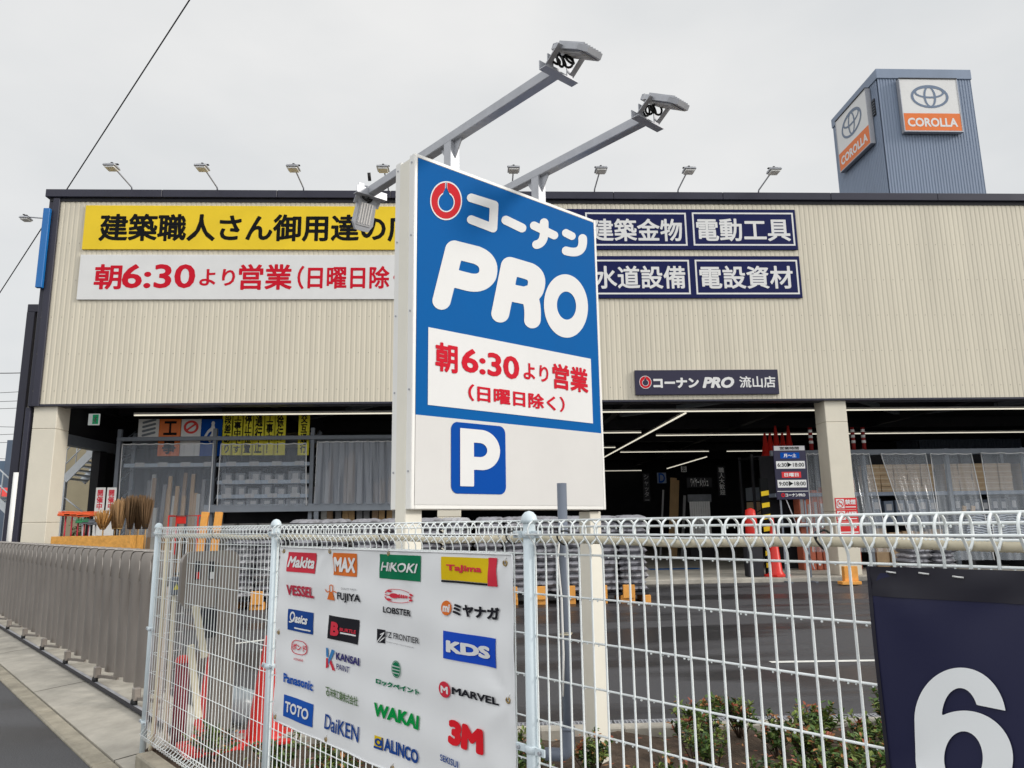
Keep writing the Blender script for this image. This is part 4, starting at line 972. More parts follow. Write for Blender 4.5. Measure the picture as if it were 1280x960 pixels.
# ================================================================== CONES
def cone(lab, group, pale=False, h=.70):
    t = T('traffic_cone', lab, 'traffic cone', (0, 0, 0), group); k = h/.7
    m_ = MB(); m_.box(-.19*k, -.19*k, 0, .19*k, .19*k, .028*k, conem, .01); m_.build('base', t)
    m_ = MB(); m_.lathe((0, 0, 0), [(.15*k, .028*k), (.145*k, .045*k), (.125*k, .06*k), (.035*k, .66*k), (.03*k, .695*k), (.02*k, .70*k), (.015*k, .69*k)], conem, 20); m_.build('body', t); return t
c1 = cone('red traffic cone behind the first fence panel, nearer the gate end', 'red cones behind the fence'); c1.location = tuple(atZ(262, 936, .03)); c1.rotation_euler = (0, 0, .5)
c2 = dup(c1, atZ(331, 924, .03), (0, 0, .2), 'red traffic cone behind the second fence post')
t = T('red_bollard', 'dark red bollard half hidden at the gate end behind the fence', 'bollard', atZ(222, 930, .0))
m_ = MB(); p = atZ(222, 930, 0); m_.cyl(p, p+ZX*.55, .05, M('maroon', (.22, .015, .03), .5, .1, 5), 14); m_.build('pole', t); m_ = MB(); m_.lathe(p+ZX*.55, [(.053, 0), (.053, .02), (.03, .045), (.001, .05)], conem, 14); m_.build('cap', t)
p = atZ(294, 905, .03); t = T('plastic_bag_bundle', 'pale translucent plastic bundle lying behind the cones', 'plastic bundle', p)
m_ = MB(); random.seed(3)
vs = []; fs = []; n1, n2 = 14, 9
for j in range(n2):
    a = math.pi*j/(n2-1)
    for i in range(n1):
        b_ = 2*math.pi*i/n1; rr = 1+random.uniform(-.16, .16); vs.append(p+A(.17*rr*math.sin(a)*math.cos(b_), .12*rr*math.sin(a)*math.sin(b_), .13+.13*rr*math.cos(a)))
for j in range(n2-1):
    for i in range(n1): fs.append((j*n1+i, j*n1+(i+1) % n1, (j+1)*n1+(i+1) % n1, (j+1)*n1+i))
m_.add(vs, fs, M('pale_plastic', (.26, .30, .32), .3, .2, 8), True); m_.build('wrap', t)

# ================================================================== SHRUBS
leafs = [M('leaf_green', (.075, .135, .03), .5, .3, 30), M('leaf_bright', (.17, .22, .05), .5, .3, 30), M('leaf_red', (.26, .07, .035), .5, .3, 30), M('leaf_dark', (.035, .065, .025), .5, .3, 30), M('leaf_dry', (.42, .20, .08), .6, .3, 30)]
stemm = M('stem_brown', (.07, .045, .03), .8, .2, 20)
def shrubmesh(seed, h, dens):
    rd = random.Random(seed); m_ = MB(); st = MB(); tips = []
    for k in range(rd.randint(7, 10)):
        a = rd.uniform(0, 6.28); sp = rd.uniform(.03, .20); hh = h*rd.uniform(.5, 1.0)
        pts = [np.array([0.02*math.cos(a), .02*math.sin(a), 0]), np.array([sp*.5*math.cos(a)+rd.uniform(-.02, .02), sp*.5*math.sin(a), hh*.5]), np.array([sp*math.cos(a), sp*math.sin(a)+rd.uniform(-.02, .02), hh])]
        st.tube(pts, [.005, .0035, .002], stemm, 5); tips.append(pts)
        for q in range(2):
            b0 = pts[1]*rd.uniform(.5, 1.2); b1 = b0+np.array([rd.uniform(-.09, .09), rd.uniform(-.09, .09), rd.uniform(.05, .14)]); st.tube([b0, b1], [.003, .0015], stemm, 4); tips.append([b0, (b0+b1)/2, b1])
    for pts in tips:
        pal = rd.choice((0, 0, 0, 1, 1, 3)); redtip = rd.random() < .3
        for q in range(dens):
            f = rd.random()**.6; base = pts[0]*(1-f)+pts[2]*f if rd.random() < .5 else pts[1]*(1-f)+pts[2]*f
            if base[2] < .05: continue
            a = rd.uniform(0, 6.28); el = rd.uniform(-.3, 1.2); d = np.array([math.cos(a)*math.cos(el), math.sin(a)*math.cos(el), math.sin(el)]); s = np.cross(d, [rd.uniform(-.4, .4), rd.uniform(-.4, .4), 1.0]); s /= np.linalg.norm(s)+1e-9
            L = rd.uniform(.024, .046); W = L*.25; nn = np.cross(s, d)*L*.12
            c = leafs[pal] if rd.random() < .7 else leafs[rd.choice((0, 1, 3))]
            if redtip and f > .75 and rd.random() < .7: c = leafs[2] if rd.random() < .65 else leafs[4]
            elif rd.random() < .04: c = leafs[4]
            b0 = base
            m_.add([b0, b0+d*L*.35+s*W-nn*-1, b0+d*L*.7+s*W*.8-nn*-1, b0+d*L, b0+d*L*.7-s*W*.8-nn*-1, b0+d*L*.35-s*W-nn*-1, b0+d*L*.5], [(0, 1, 6), (1, 2, 6), (2, 3, 6), (3, 4, 6), (4, 5, 6), (5, 0, 6)], c)
    return m_, st
rootz = .02
protos = []
for k in range(5):
    t = T('azalea_shrub', 'low azalea shrub with sparse green and reddish leaves in the planting bed', 'shrub', (0, 0, 0), 'azalea shrubs in the planting bed behind the fence')
    f_, s_ = shrubmesh(11+k, (.27, .33, .25, .38, .29)[k], 20); f_.build('foliage', t); s_.build('stem', t); protos.append(t)
random.seed(21); placed = 0; used = [False]*5
spots = []
x = -2.0
while x < 3.9:
    for row, dy in enumerate((.26, .56, .9, 1.3, 1.75)):
        yy = BEDY-dy+random.uniform(-.1, .1); xx = x+random.uniform(-.14, .14)+.2*(row % 2); un_ = xx*U[0]+yy*U[1]
        if un_ < KF+.16: continue
        if random.random() < ((.50 if row < 2 else .30) if xx < 1.7 else (.25 if row < 1 else .04)): continue
        sn = xx*N[0]+yy*N[1]
        if -MS-TK-.15 < sn < -MS+.15 and (abs(un_-us1+.05) < .2 or abs(un_-us0-.05) < .2): continue
        spots.append((xx, yy))
    x += .30
for xx, yy in spots:
    k = random.randrange(5); sc = random.uniform(.8, 1.18) if xx > 1.0 else random.uniform(.65, 1.0)
    if not used[k]: o = protos[k]; o.location = (xx, yy, rootz); used[k] = True
    else: o = dup(protos[k], (xx, yy, rootz))
    o.rotation_euler = (0, 0, random.uniform(0, 6.28)); o.scale = (sc*1.1, sc*1.1, sc)
print('shrubs', len(spots))
m_ = MB(); random.seed(5)   # fallen leaves on the soil
for k in range(2600):
    xx = random.uniform(-2.2, 5); yy = random.uniform(.6, BEDY-.05)
    if xx*U[0]+yy*U[1] < KF+.02: continue
    a = random.uniform(0, 6.28); d = A(math.cos(a), math.sin(a), random.uniform(-.2, .3))*random.uniform(.012, .026); s = A(-math.sin(a), math.cos(a), random.uniform(-.3, .3))*random.uniform(.006, .011); c = A(xx, yy, .062)
    m_.add([c-d, c+s, c+d, c-s], [(0, 1, 2, 3)], random.choice((leafs[4], leafs[4], leafs[2], M('leaf_pink', (.42, .2, .15), .6, .2, 30), leafs[1])))
tag(m_.build('fallen_leaves'), kind='stuff')

# ================================================================== BAG STACKS ON SKIDS
def bagmesh(seed, m):
    rd = random.Random(seed); nx, ny = 14, 8; vs = []; fs = []; hx, hy, hz = .285, .40, .066
    for sg in (1, -1):
        for j in range(ny+1):
            for i in range(nx+1):
                a, b_ = -1+2*i/nx, -1+2*j/ny; k = (max(0, 1-abs(a)**5)*max(0, 1-abs(b_)**6))**.5
                z = sg*hz*k*(1+rd.uniform(-.10, .10)+.10*math.sin(a*6+seed)*math.cos(b_*5+seed))+rd.uniform(-.004, .004)
                vs.append((a*hx*(1-.05*abs(b_)**3), b_*hy*(1-.04*abs(a)**3), z+hz))
    K = (nx+1)*(ny+1)
    for j in range(ny):
        for i in range(nx):
            q = j*(nx+1)+i; fs.append((q, q+1, q+nx+2, q+nx+1)); fs.append((K+q, K+q+nx+1, K+q+nx+2, K+q+1))
    rim = [i for i in range(nx+1)]+[j*(nx+1)+nx for j in range(1, ny+1)]+[ny*(nx+1)+i for i in range(nx-1, -1, -1)]+[j*(nx+1) for j in range(ny-1, 0, -1)]
    for a, b_ in zip(rim, rim[1:]+rim[:1]): fs.append((b_, a, K+a, K+b_))
    mb = MB(); mb.add(vs, fs, m, True); return mb
bp = [bagmesh(k, bagm if k < 3 else bagm2).build('cement_bag', origin=(0, 0, 0)) for k in range(4)]
usedb = [False]*4; random.seed(9)
stks = [(-4.25, 11, 'pale'), (-3.08, 12, ''), (-1.92, 12, ''), (-.75, 12, ''), (.42, 12, ''), (1.5, 12, ''), (2.62, 12, '')]
skl = ['at the left end of the row', 'second from the left', 'third from the left', 'behind the left pylon leg', 'fifth from the left', 'behind the right pylon leg', 'at the right end of the row']
wh = ['in the leftmost stack behind the fence', 'in the second stack from the left behind the logo banner', 'in the third stack behind the logo banner', 'in the stack behind the left pylon leg', 'in the stack behind the pylon panel', 'in the stack behind the right pylon leg', 'in the rightmost stack beside the open store front']
for si, (sx, nl, kd) in enumerate(stks):
    pl = T('bag_skid', 'dark skid on orange blocks under the cement bags, '+skl[si], 'skid', (sx, 14.8, 0), 'skids under the bag stacks')
    m_ = MB(); m_.box(sx-.53, 14.38, .145, sx+.53, 15.2, .185, dark, .005); m_.build('deck', pl)
    for q in (-.40, .12, .5):
        m_ = MB(); m_.box(sx+q-.13 if q < .4 else sx+q-.06, 14.33, 0, sx+q+.13 if q < .4 else sx+q+.05, 15.1, .143, orwood, .008)
        if q < .4: m_.box(sx+q-.10, 14.26, .10, sx+q+.12, 14.32, .34, orwood, .006)
        m_.build('block', pl)
    for l in range(nl):
        for c in (-.27, .27):
            k = (3 if random.random() < (.75 if l < 7 else .2) else random.randrange(3)) if kd else (random.randrange(3) if random.random() < .8 else 3)
            loc = (sx+c+random.uniform(-.02, .02), 14.78+random.uniform(-.03, .03), .186+l*.119)
            lab = ('pale ' if k == 3 else 'grey ')+'cement bag '+wh[si]
            if not usedb[k]: o = bp[k]; o.location = loc; usedb[k] = True; tag(o, lab, 'cement bag', 'cement bags '+wh[si])
            else:
                o = bp[k].copy(); COL.objects.link(o); o.location = loc; tag(o, lab, 'cement bag', 'cement bags '+wh[si])
            o.rotation_euler = (random.uniform(-.015, .015), random.uniform(-.02, .02), random.uniform(-.05, .05)+(math.pi if random.random() < .5 else 0))
# low pile and bracket by the second pillar
for l in range(7):
    o = bp[3 if l % 2 else 1].copy(); COL.objects.link(o); o.location = (10.15+random.uniform(-.05, .05), 17.6, .2+l*.119); tag(o, 'grey bag in the low pile beside the right pillar', 'cement bag', 'bags in the low pile beside the right pillar')
    o = bp[1 if l % 2 else 0].copy(); COL.objects.link(o); o.location = (10.75+random.uniform(-.05, .05), 17.6, .2+l*.119); tag(o, 'grey bag in the low pile beside the right pillar', 'cement bag', 'bags in the low pile beside the right pillar')
t = T('wooden_chock', 'orange wooden L shaped block under the low pile by the right pillar', 'block', (9.9, 17.3, 0))
m_ = MB(); a = atY(1066, 736, 17.2); m_.box(a[0]-.25, 17.15, .02, a[0]+.2, 17.4, .09, orwood, .006); m_.build('foot', t); m_ = MB(); m_.box(a[0]-.12, 17.28, .09, a[0]+.2, 17.42, .42, orwood, .006); m_.build('upright', t)
t = T('bag_skid', 'flat dark skid under the low pile by the right pillar', 'skid', (10.5, 17.6, 0)); m_ = MB(); m_.box(9.85, 17.2, .10, 11.1, 18.0, .19, dark, .005); m_.build('deck', t); m_ = MB(); m_.box(10.6, 17.25, 0, 10.9, 17.9, .1, wood, .005); m_.build('block', t)

# ================================================================== RACKS, CURTAINS AND GOODS
FR_ = lambda Y: Frame(A(0, Y, 0), A(1, 0, 0), ZX, A(0, -1, 0))
YR = 20.8
def curtain(lab, TL, TR, BL, BR, grp, Yt, Yb, seed=0, folds=5, amp=.03, film_=None):
    rd = random.Random(seed); m_ = MB(); nx, ny = 70, 14; vs = []; fs = []
    TL, TR, BL, BR = map(np.array, (TL, TR, BL, BR)); ph = rd.uniform(0, 6); ph2 = rd.uniform(0, 6)
    for j in range(ny+1):
        g = j/ny
        for i in range(nx+1):
            f = i/nx; p = (TL*(1-f)+TR*f)*(1-g)+(BL*(1-f)+BR*f)*g
            d = amp*(math.sin(f*folds*6.28+ph+g*1.2)+.6*math.sin(f*folds*2.3*6.28+ph2-g*2))*(.55+.45*g)
            zz = -.02*abs(math.sin(f*folds*3.14)) if j == 0 else 0
            vs.append((p[0]+.4*d*math.cos(f*folds*6.28), p[1]+d, p[2]+zz))
    for j in range(ny):
        for i in range(nx): q = j*(nx+1)+i; fs.append((q, q+1, q+nx+2, q+nx+1))
    m_.add(vs, fs, film_ or film, True); t = T('plastic_curtain', lab, 'curtain', (TL+TR)/2, grp); m_.build('film', t)
    m_ = MB()
    for c in (0, nx): m_.tube([A(*vs[j*(nx+1)+c]) for j in range(ny+1)], .013, M('curtain_edge', (.62, .63, .64), .4, .1, 8), 5)
    m_.tube([A(*vs[i])+A(0, -.01, 0) for i in range(nx+1)], .016, M('curtain_edge', (.62, .63, .64), .4, .1, 8), 5); m_.build('hem', t)
    return t
film2 = clearplastic('clear_curtain_film_thick', 0.27, (.46, .50, .55))
film3 = clearplastic('hanging_film_left', 0.24, (.40, .45, .52))
gl = 'clear curtains on the left racks'; gr = 'clear curtains on the right racks'
P = lambda x, y, Y=YR-.15: atY(x, y, Y)
# ---- left rack
rk = T('storage_rack', 'grey steel storage rack in the left store bay with goods and curtains', 'rack', (-6, 21.3, .1))
zt_ = P(300, 551, YR)[2]
uprights = (-9.95, -7.36, -4.68, -2.05)
for x in uprights:
    m_ = MB(); m_.box(x-.05, YR, .1, x+.05, YR+.1, zt_+.35, greym); m_.box(x-.05, YR+.9, .1, x+.05, YR+1.0, zt_+.35, greym)
    for z in np.arange(.5, zt_, .55): m_.bar((x, YR+.08, z), (x, YR+.92, z+.45), .03, .02, greym)
    m_.build('upright', rk)
m_ = MB(); m_.box(-10, YR-.03, zt_+.02, -1.9, YR+.06, zt_+.13, greym, .008); m_.box(-10, YR+.92, zt_+.02, -1.9, YR+1, zt_+.13, greym, .008); m_.build('beam', rk)
zB = P(380, 634)[2]; m_ = MB(); m_.box(-7.5, YR-.12, zB-.11, -1.9, YR-.02, zB+.10, M('beam_grey', (.20, .225, .26), .45, .08, 3), .008); m_.box(-4.55, YR-.1, .1, -4.43, YR-.02, zB-.11, greym); m_.build('beam', rk)
for y in (578.5, 601, 619):
    z = P(320, y)[2]; m_ = MB(); m_.box(-7.25 if y > 579 else -9.8, YR+.1, z-.03, -4.75, YR+.95, z, greym); m_.build('shelf', rk)
    m_ = MB(); m_.box(-7.25 if y > 579 else -9.8, YR+.07, z-.07, -4.75, YR+.085, z+.03, M('price_rail', (.32, .38, .46), .4, .1, 4)); 
    x = -9.5 if y < 579 else -7.1
    while x < -4.9: m_.box(x, YR+.055, z-.055, x+.26, YR+.066, z+.055, M('price_tag', (.40, .40, .41), .5, .05, 4)); x += .62
    m_.build('price_rail', rk)
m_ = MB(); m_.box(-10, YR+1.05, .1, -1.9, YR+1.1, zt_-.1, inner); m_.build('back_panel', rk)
curtain('clear plastic curtain over the left bay of the left rack, beside the brooms', P(153, 555), P(266, 554), (P(144, 672, YR-.35)), P(258, 672, YR-.35), gl, 0, 0, 1, 8, .04, film3)
curtain('clear plastic curtain below the yellow signs on the left rack', P(277, 555), P(383, 554), P(271, 632), P(383, 632), gl, 0, 0, 2, 7, .035, film3)
curtain('dull grey plastic curtain on the left rack beside the pylon', P(396, 552), P(497, 551), P(391, 630), P(497, 630), gl, 0, 0, 3, 8, .05, clearplastic('grey_film', .62, (.30, .33, .38)))
# boxes on the middle bay shelves
bx = MB(); bx.box(-.17, -.2, 0, .17, .2, .26, carton2, .006); bx.box(-.05, -.202, .02, .12, -.2005, .2, M('label_white', (.38, .38, .39), .5, .05)); bx0 = bx.build('goods_box', origin=(0, 0, 0)); first = True
random.seed(4); cols_ = []
for y in (601, 619, 634):
    z = P(320, y)[2]
    for k in range(7):
        o = bx0 if first else bx0.copy()
        if not first: COL.objects.link(o)
        first = False; o.location = (-7.0+k*.36+random.uniform(-.02, .02), YR+.35, z+.002 if y != 634 else z+.01); o.scale = (random.uniform(.75, 1), 1, random.uniform(.7, 1.15))
        tag(o, 'grey and white goods box behind the curtain under the yellow signs', 'box', 'goods boxes on the middle left shelves')
# tall timber and poles in the left bay
random.seed(8); tall = [M('pole_grey', (.18, .18, .19), .5, .2, 5), wood, M('pole_tan', (.30, .20, .12), .6, .2, 5), M('pole_pale', (.42, .42, .40), .5, .15, 5)]
pm = MB(); pm.box(-.045, -.03, 0, .045, .03, 1, tall[0], .004); pm_all = []
for m in tall:
    q = MB(); q.box(-.05, -.03, 0, .05, .03, 1.0, m, .004); pm_all.append(q.build('timber_batten', origin=(0, 0, 0)))
usedt = [0]*4
for k in range(22):
    j = random.randrange(4); o = pm_all[j] if not usedt[j] else pm_all[j].copy()
    if usedt[j]: COL.objects.link(o)
    usedt[j] = 1; o.location = (-9.75+k*.105, YR+.35+random.uniform(0, .25), .1); o.scale = (1, 1, random.uniform(1.9, 3.0)); o.rotation_euler = (-.06, random.uniform(-.02, .02), 0)
    tag(o, 'upright batten standing behind the left curtain of the left rack', 'batten', 'battens behind the left curtain')
for j in range(4):
    if not usedt[j]: bpy.data.objects.remove(pm_all[j])
for k in range(12):
    o = pm_all[random.choice([j for j in range(4) if usedt[j]])].copy(); COL.objects.link(o); o.location = (-4.4+k*.2, YR+.4, .1); o.scale = (1.6, 1, random.uniform(2.6, 3.5)); o.rotation_euler = (-.05, random.uniform(-.02, .02), 0)
    tag(o, 'upright board standing behind the dull grey curtain beside the pylon', 'board', 'boards behind the dull grey curtain')
# construction sign boards on top of the rack
def topsign(lab, c, mt, txt=None, tcol=None, fn=None, fcol=None, y=YR+.3, vt=True, group=None, tb=.03):
    fr = FR_(y); u0, v0, u1, v1 = R4(fr, *c); t, D = board('site_sign', lab, 'sign', fr, (u0, v0, u1, v1), mt, .02, 0, group)
    if txt: m_ = MB(); text(m_, fr, txt, (u0+(u1-u0)*.2, v0+(v1-v0)*.05, u1-(u1-u0)*.2, v1-(v1-v0)*.06), tcol or black, D, tb, 0, vt); m_.build('lettering', t)
    if fn: m_ = MB(); shape(m_, fn, (-.02, -.02, 1.02, 1.02), .03, inrect(fr, (u0, v0, u1, v1), D), fcol or black); m_.build('pictogram', t)
gy = 'yellow site signs on the left rack'
for txt, x0, x1, lab in (('段差あり', 279, 290, 'leftmost narrow yellow site sign of the row over the left rack'), ('工事中です', 291, 303, 'second narrow yellow site sign of the row over the left rack'), ('停止位置', 304, 316, 'third narrow yellow site sign of the row, about a stopping place'),
                    ('通行止', 317, 330, 'fourth narrow yellow site sign, road closed'), ('工事中！', 331, 343, 'fifth narrow yellow site sign, works ahead'), ('徐行！', 344, 356, 'sixth narrow yellow site sign with slow warning')):
    topsign(lab, (x0, 515, x1, 569), signyel, txt, black, group=gy)
topsign('single narrow yellow site sign standing apart beside the curtain', (374, 514, 386, 569), signyel, '交互通行', black)
topsign('white site sign with diagonal stripes at the left end of the rack', (174, 524, 198, 548), vinyl, None, None, lambda X, Y: un(*[cap(X, Y, [(.25, .15+.22*k), (.8, .3+.22*k)], .06) for k in range(4)]), greym)
topsign('orange site sign with black work mark above the left curtain', (200, 524, 225, 570), orange, '工事', black)
topsign('white site sign with no passing circle above the left curtain', (227, 524, 250, 570), vinyl, None, None, lambda X, Y: un(np.abs(ell(X, Y, .5, .78, .3, .15))-.03, cap(X, Y, [(.3, .7), (.7, .86)], .03)), conem)
topsign('blue site sign with white digging worker above the left curtain', (252, 524, 277, 570), blue2, None, None, lambda X, Y: un(ell(X, Y, .55, .88, .08, .06), cap(X, Y, [(.55, .78), (.6, .6), (.75, .45)], .08), cap(X, Y, [(.6, .6), (.45, .45)], .08), cap(X, Y, [(.55, .76), (.35, .66), (.2, .5)], .045), ell(X, Y, .2, .46, .14, .05)), vinyl)
# ---- right rack
zr = P(1150, 565, YR)[2]
rk = T('storage_rack', 'grey steel storage rack behind slanting clear curtains right of the second pillar', 'rack', (13, 21.3, .1))
for x in (9.95, 10.9, 13.35, 15.6, 18):
    m_ = MB(); m_.box(x-.05, YR, .1, x+.05, YR+.1, zr+.1, greym); m_.box(x-.05, YR+.9, .1, x+.05, YR+1.0, zr+.1, greym); m_.build('upright', rk)
m_ = MB(); m_.box(8.2, YR-.06, zr-.07, 19, YR+.05, zr+.08, greym, .008); m_.build('beam', rk)
for zz in (P(1150, 614)[2], P(1150, 652)[2]): m_ = MB(); m_.box(8.3, YR+.08, zz-.1, 18, YR+.98, zz, M('shelf_bluegrey', (.22, .26, .33), .45, .08, 3)); m_.build('shelf', rk)
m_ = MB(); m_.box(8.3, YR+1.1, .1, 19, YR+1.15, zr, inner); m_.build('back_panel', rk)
Yb = YR-.95
for lab, a, b_, c, d in (('slanting clear curtain left of and behind the right pillar', (1008, 567), (1030, 567), (1016, 690), (1046, 690)),
                         ('slanting clear curtain just right of the right pillar', (1058, 567), (1086, 567), (1075, 690), (1112, 690)),
                         ('slanting clear curtain second to the right of the right pillar, before tan cartons', (1101, 567), (1157, 567), (1147, 700), (1183, 700)),
                         ('slanting clear curtain third to the right of the right pillar, above rippled sheets', (1163, 567), (1214, 567), (1180, 700), (1243, 700)),
                         ('slanting clear curtain at the right edge of the view', (1226, 566), (1300, 566), (1247, 700), (1330, 700))):
    curtain(lab, P(*a), P(*b_), P(c[0], c[1], Yb), P(d[0], d[1], Yb), gr, 0, 0, len(lab), 3, .03, film2)
cb = MB(); cb.box(-.19, -.25, 0, .19, .25, .155, carton, .006); cb.box(-.19, -.2515, .066, .19, -.2505, .085, M('tape', (.5, .42, .3), .4, .1)); cb0 = cb.build('tan_carton', origin=(0, 0, 0)); first = True
z0 = P(1150, 614)[2]; random.seed(14)
for xs, bayl in ((11.2, 'second'), (13.5, 'third'), (15.8, 'last')):
    for r_ in range(5):
        for k in range(5):
            o = cb0 if first else cb0.copy()
            if not first: COL.objects.link(o)
            first = False; o.location = (xs+.05+k*.395+random.uniform(-.01, .01), YR+.45+random.uniform(-.02, .02), z0+.002+r_*.157)
            tag(o, 'tan carton in the stacked rows behind the %s slanting curtain' % ('carton side' if bayl == 'second' else 'rippled sheet side' if bayl == 'third' else 'right edge'), 'carton', 'tan cartons on the upper right shelf, %s bay' % bayl)
def goods(name, lab, cat, x0, x1, zlo, zhi, m, grp, n, w, y=YR+.4, tilt=0.0, seed=0):
    rd = random.Random(seed); pr = None
    for k in range(n):
        if pr is None:
            q = MB(); q.box(-w/2, -.2, 0, w/2, .2, 1, m, .006); q.box(-w*.3, -.203, .55, w*.3, -.2005, .85, M('label_white', (.38, .38, .39), .5, .05)); pr = q.build(name, origin=(0, 0, 0)); o = pr
        else: o = pr.copy(); COL.objects.link(o)
        o.location = (x0+(x1-x0)*(k+.5)/n, y+rd.uniform(-.04, .04), zlo); o.scale = (1, 1, (zhi-zlo)*rd.uniform(.8, 1)); o.rotation_euler = (0, tilt, 0); tag(o, lab, cat, grp)
zs2 = P(1150, 652)[2]
goods('blue_grey_pack', 'blue grey upright pack under the tan cartons, second curtain', 'pack', 11.1, 13.1, zs2, z0-.15, M('pack_bluegrey', (.12, .15, .2), .5, .2, 4), 'upright packs under the tan cartons, second curtain', 6, .26)
goods('dark_pack', 'dark upright pack under the tan cartons behind the rippled sheets', 'pack', 13.5, 15.4, zs2, z0-.15, M('pack_dark', (.05, .06, .08), .5, .2, 4), 'dark packs behind the rippled sheets', 7, .2)
goods('slim_pack', 'slim dark upright pack under the tan cartons at the right edge', 'pack', 15.7, 17.8, zs2+.3, z0-.15, M('pack_dark', (.05, .06, .08), .5, .2, 4), 'slim packs at the right edge', 8, .16)
goods('yellow_box', 'yellow box on the low shelf at the right edge', 'box', 15.7, 17.8, zs2, zs2+.28, M('box_yellow', (.5, .36, .08), .5, .15, 4), 'yellow boxes on the low shelf at the right edge', 5, .36)
goods('orange_sheet', 'orange upright sheet stood behind the curtain beside the right pillar', 'sheet', 9.0, 10.7, .1, P(1080, 598)[2], M('sheet_orange', (.50, .14, .08), .5, .2, 4), 'orange sheets beside the right pillar', 9, .15)
goods('tan_bag', 'tan paper sack under the second curtain', 'sack', 11.1, 13.1, .1, zs2-.12, M('sack_tan', (.4, .28, .17), .7, .2, 4), 'tan sacks low under the second curtain', 5, .36)
goods('low_carton', 'low carton stacked at the foot of the right edge rack', 'carton', 15.5, 18, .1, zs2-.15, carton, 'low cartons at the right edge', 6, .36)
# rippled sheets
rp_ = None
for k in range(9):
    if rp_ is None:
        q = MB(); nx = 48; vs = []; fs = []
        for j in range(2):
            for i in range(nx+1): f = i/nx; vs.append((-.9+1.8*f, -.45+.9*j, .035*math.sin(f*6.28*1.6+.5)+.008*math.sin(f*60)))
        for i in range(nx): fs.append((i, i+1, nx+2+i, nx+1+i))
        q.add(vs, fs, M('sheet_bluewhite', (.52, .58, .68), .35, .15, 5), True)
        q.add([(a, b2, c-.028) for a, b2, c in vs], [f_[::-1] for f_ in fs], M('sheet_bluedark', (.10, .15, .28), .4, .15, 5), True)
        q.add([vs[i] for i in range(nx+1)]+[(a, b2, c-.028) for a, b2, c in vs[:nx+1]], [(i, nx+1+i, nx+2+i, i+1) for i in range(nx)], M('sheet_bluewhite', (.52, .58, .68), .35, .15, 5), True)
        rp_ = q.build('rippled_sheet', origin=(0, 0, 0)); o = rp_
    else: o = rp_.copy(); COL.objects.link(o)
    o.location = (14.35+random.uniform(-.04, .04), YR+.1, 1.0+k*.068); tag(o, 'blue white rippled sheet in the wavy pile under the third slanting curtain', 'sheet', 'rippled sheets in the wavy pile')
t = T('sheet_stand', 'low dark stand under the wavy pile of rippled sheets', 'stand', (14.35, YR+.1, .1)); m_ = MB(); m_.box(13.5, YR-.3, .85, 15.2, YR+.5, .95, dark); m_.build('top', t)
for sx in (13.55, 15.15): m_ = MB(); m_.box(sx-.05, YR-.3, .1, sx+.05, YR+.5, .85, dark); m_.build('leg', t)
for px in (1205, 1216):
    c = P(px, 640); t = None; q = MB(); q.obox(c, A(.05, 0, -.012), A(0, .03, 0), A(.03, 0, .17), wood, .004); o = q.build('wooden_wedge'); tag(o, ('left' if px == 1205 else 'right')+' one of two pale wooden wedges above the wavy sheets', 'wedge', 'wooden wedges above the wavy sheets')
# red and white poles above the right rack
for px in (1014, 1067, 1080):
    c = P(px, 556, YR+.2); m_ = MB(); t = T('striped_pole', {1014: 'red and white striped pole left of the right pillar, on top of the rack', 1067: 'red and white striped pole just right of the right pillar, on the rack', 1080: 'red and white striped pole farther right of the right pillar, on the rack'}[px], 'pole', (c[0], YR+.2, zr+.09), 'striped poles on the right rack')
    m_.cyl((c[0], YR+.2, zr+.09), (c[0], YR+.2, zr+.75), .055, M('pole_red', (.25, .02, .02), .5, .1), 10); m_.build('pole', t); m_ = MB()
    for z in (.2, .36, .52): m_.cyl((c[0], YR+.2, zr+.09+z), (c[0], YR+.2, zr+.17+z), .058, vinyl, 10)
    m_.build('band', t)

# no-smoking notices on the right pillar
FP = Frame(A(0, YF+.06, 0), A(1, 0, 0), ZX, A(0, -1, 0))
for i, (c, tx_, lab) in enumerate((((1043, 622.5, 1071.5, 636.5), '禁煙', 'top red no smoking notice on the right pillar'), ((1044.5, 637.5, 1073, 651), '火気厳禁', 'middle red no fire notice on the right pillar'), ((1046, 652, 1075, 668.5), None, 'bottom red notice on the right pillar behind the fence wires'))):
    r = R4(FP, *c); t, D = board('red_notice', lab, 'notice', FP, r, M('notice_red', (.62, .02, .025), .4, .04, 4), .006, .002, 'red notices on the right pillar'); W = r[2]-r[0]; H = r[3]-r[1]; m_ = MB()
    if tx_:
        m_.rect(FP, r[0]+.05*W, r[1]+.1*H, r[0]+.42*W, r[3]-.1*H, D, vinyl)
        shape(m_, lambda X, Y: un(np.abs(ell(X, Y, .5, .5, .42, .42))-.04, cap(X, Y, [(.22, .78), (.78, .22)], .05), bxs(X, Y, .25, .42, .75, .52)), (-.02, -.02, 1.02, 1.02), .04, inrect(FP, (r[0]+.06*W, r[1]+.12*H, r[0]+.41*W, r[3]-.12*H), D+.003), conem)
        text(m_, FP, tx_, (r[0]+.46*W, r[1]+.42*H, r[2]-.05*W, r[3]-.14*H), vinyl, D, .03)
    for k in range(1 if tx_ else 2): m_.rect(FP, r[0]+(.46 if tx_ else .08)*W, r[1]+(.16+.5*k)*H, r[2]-.06*W, r[1]+(.25+.5*k)*H, D, vinyl)
    m_.build('lettering', t)

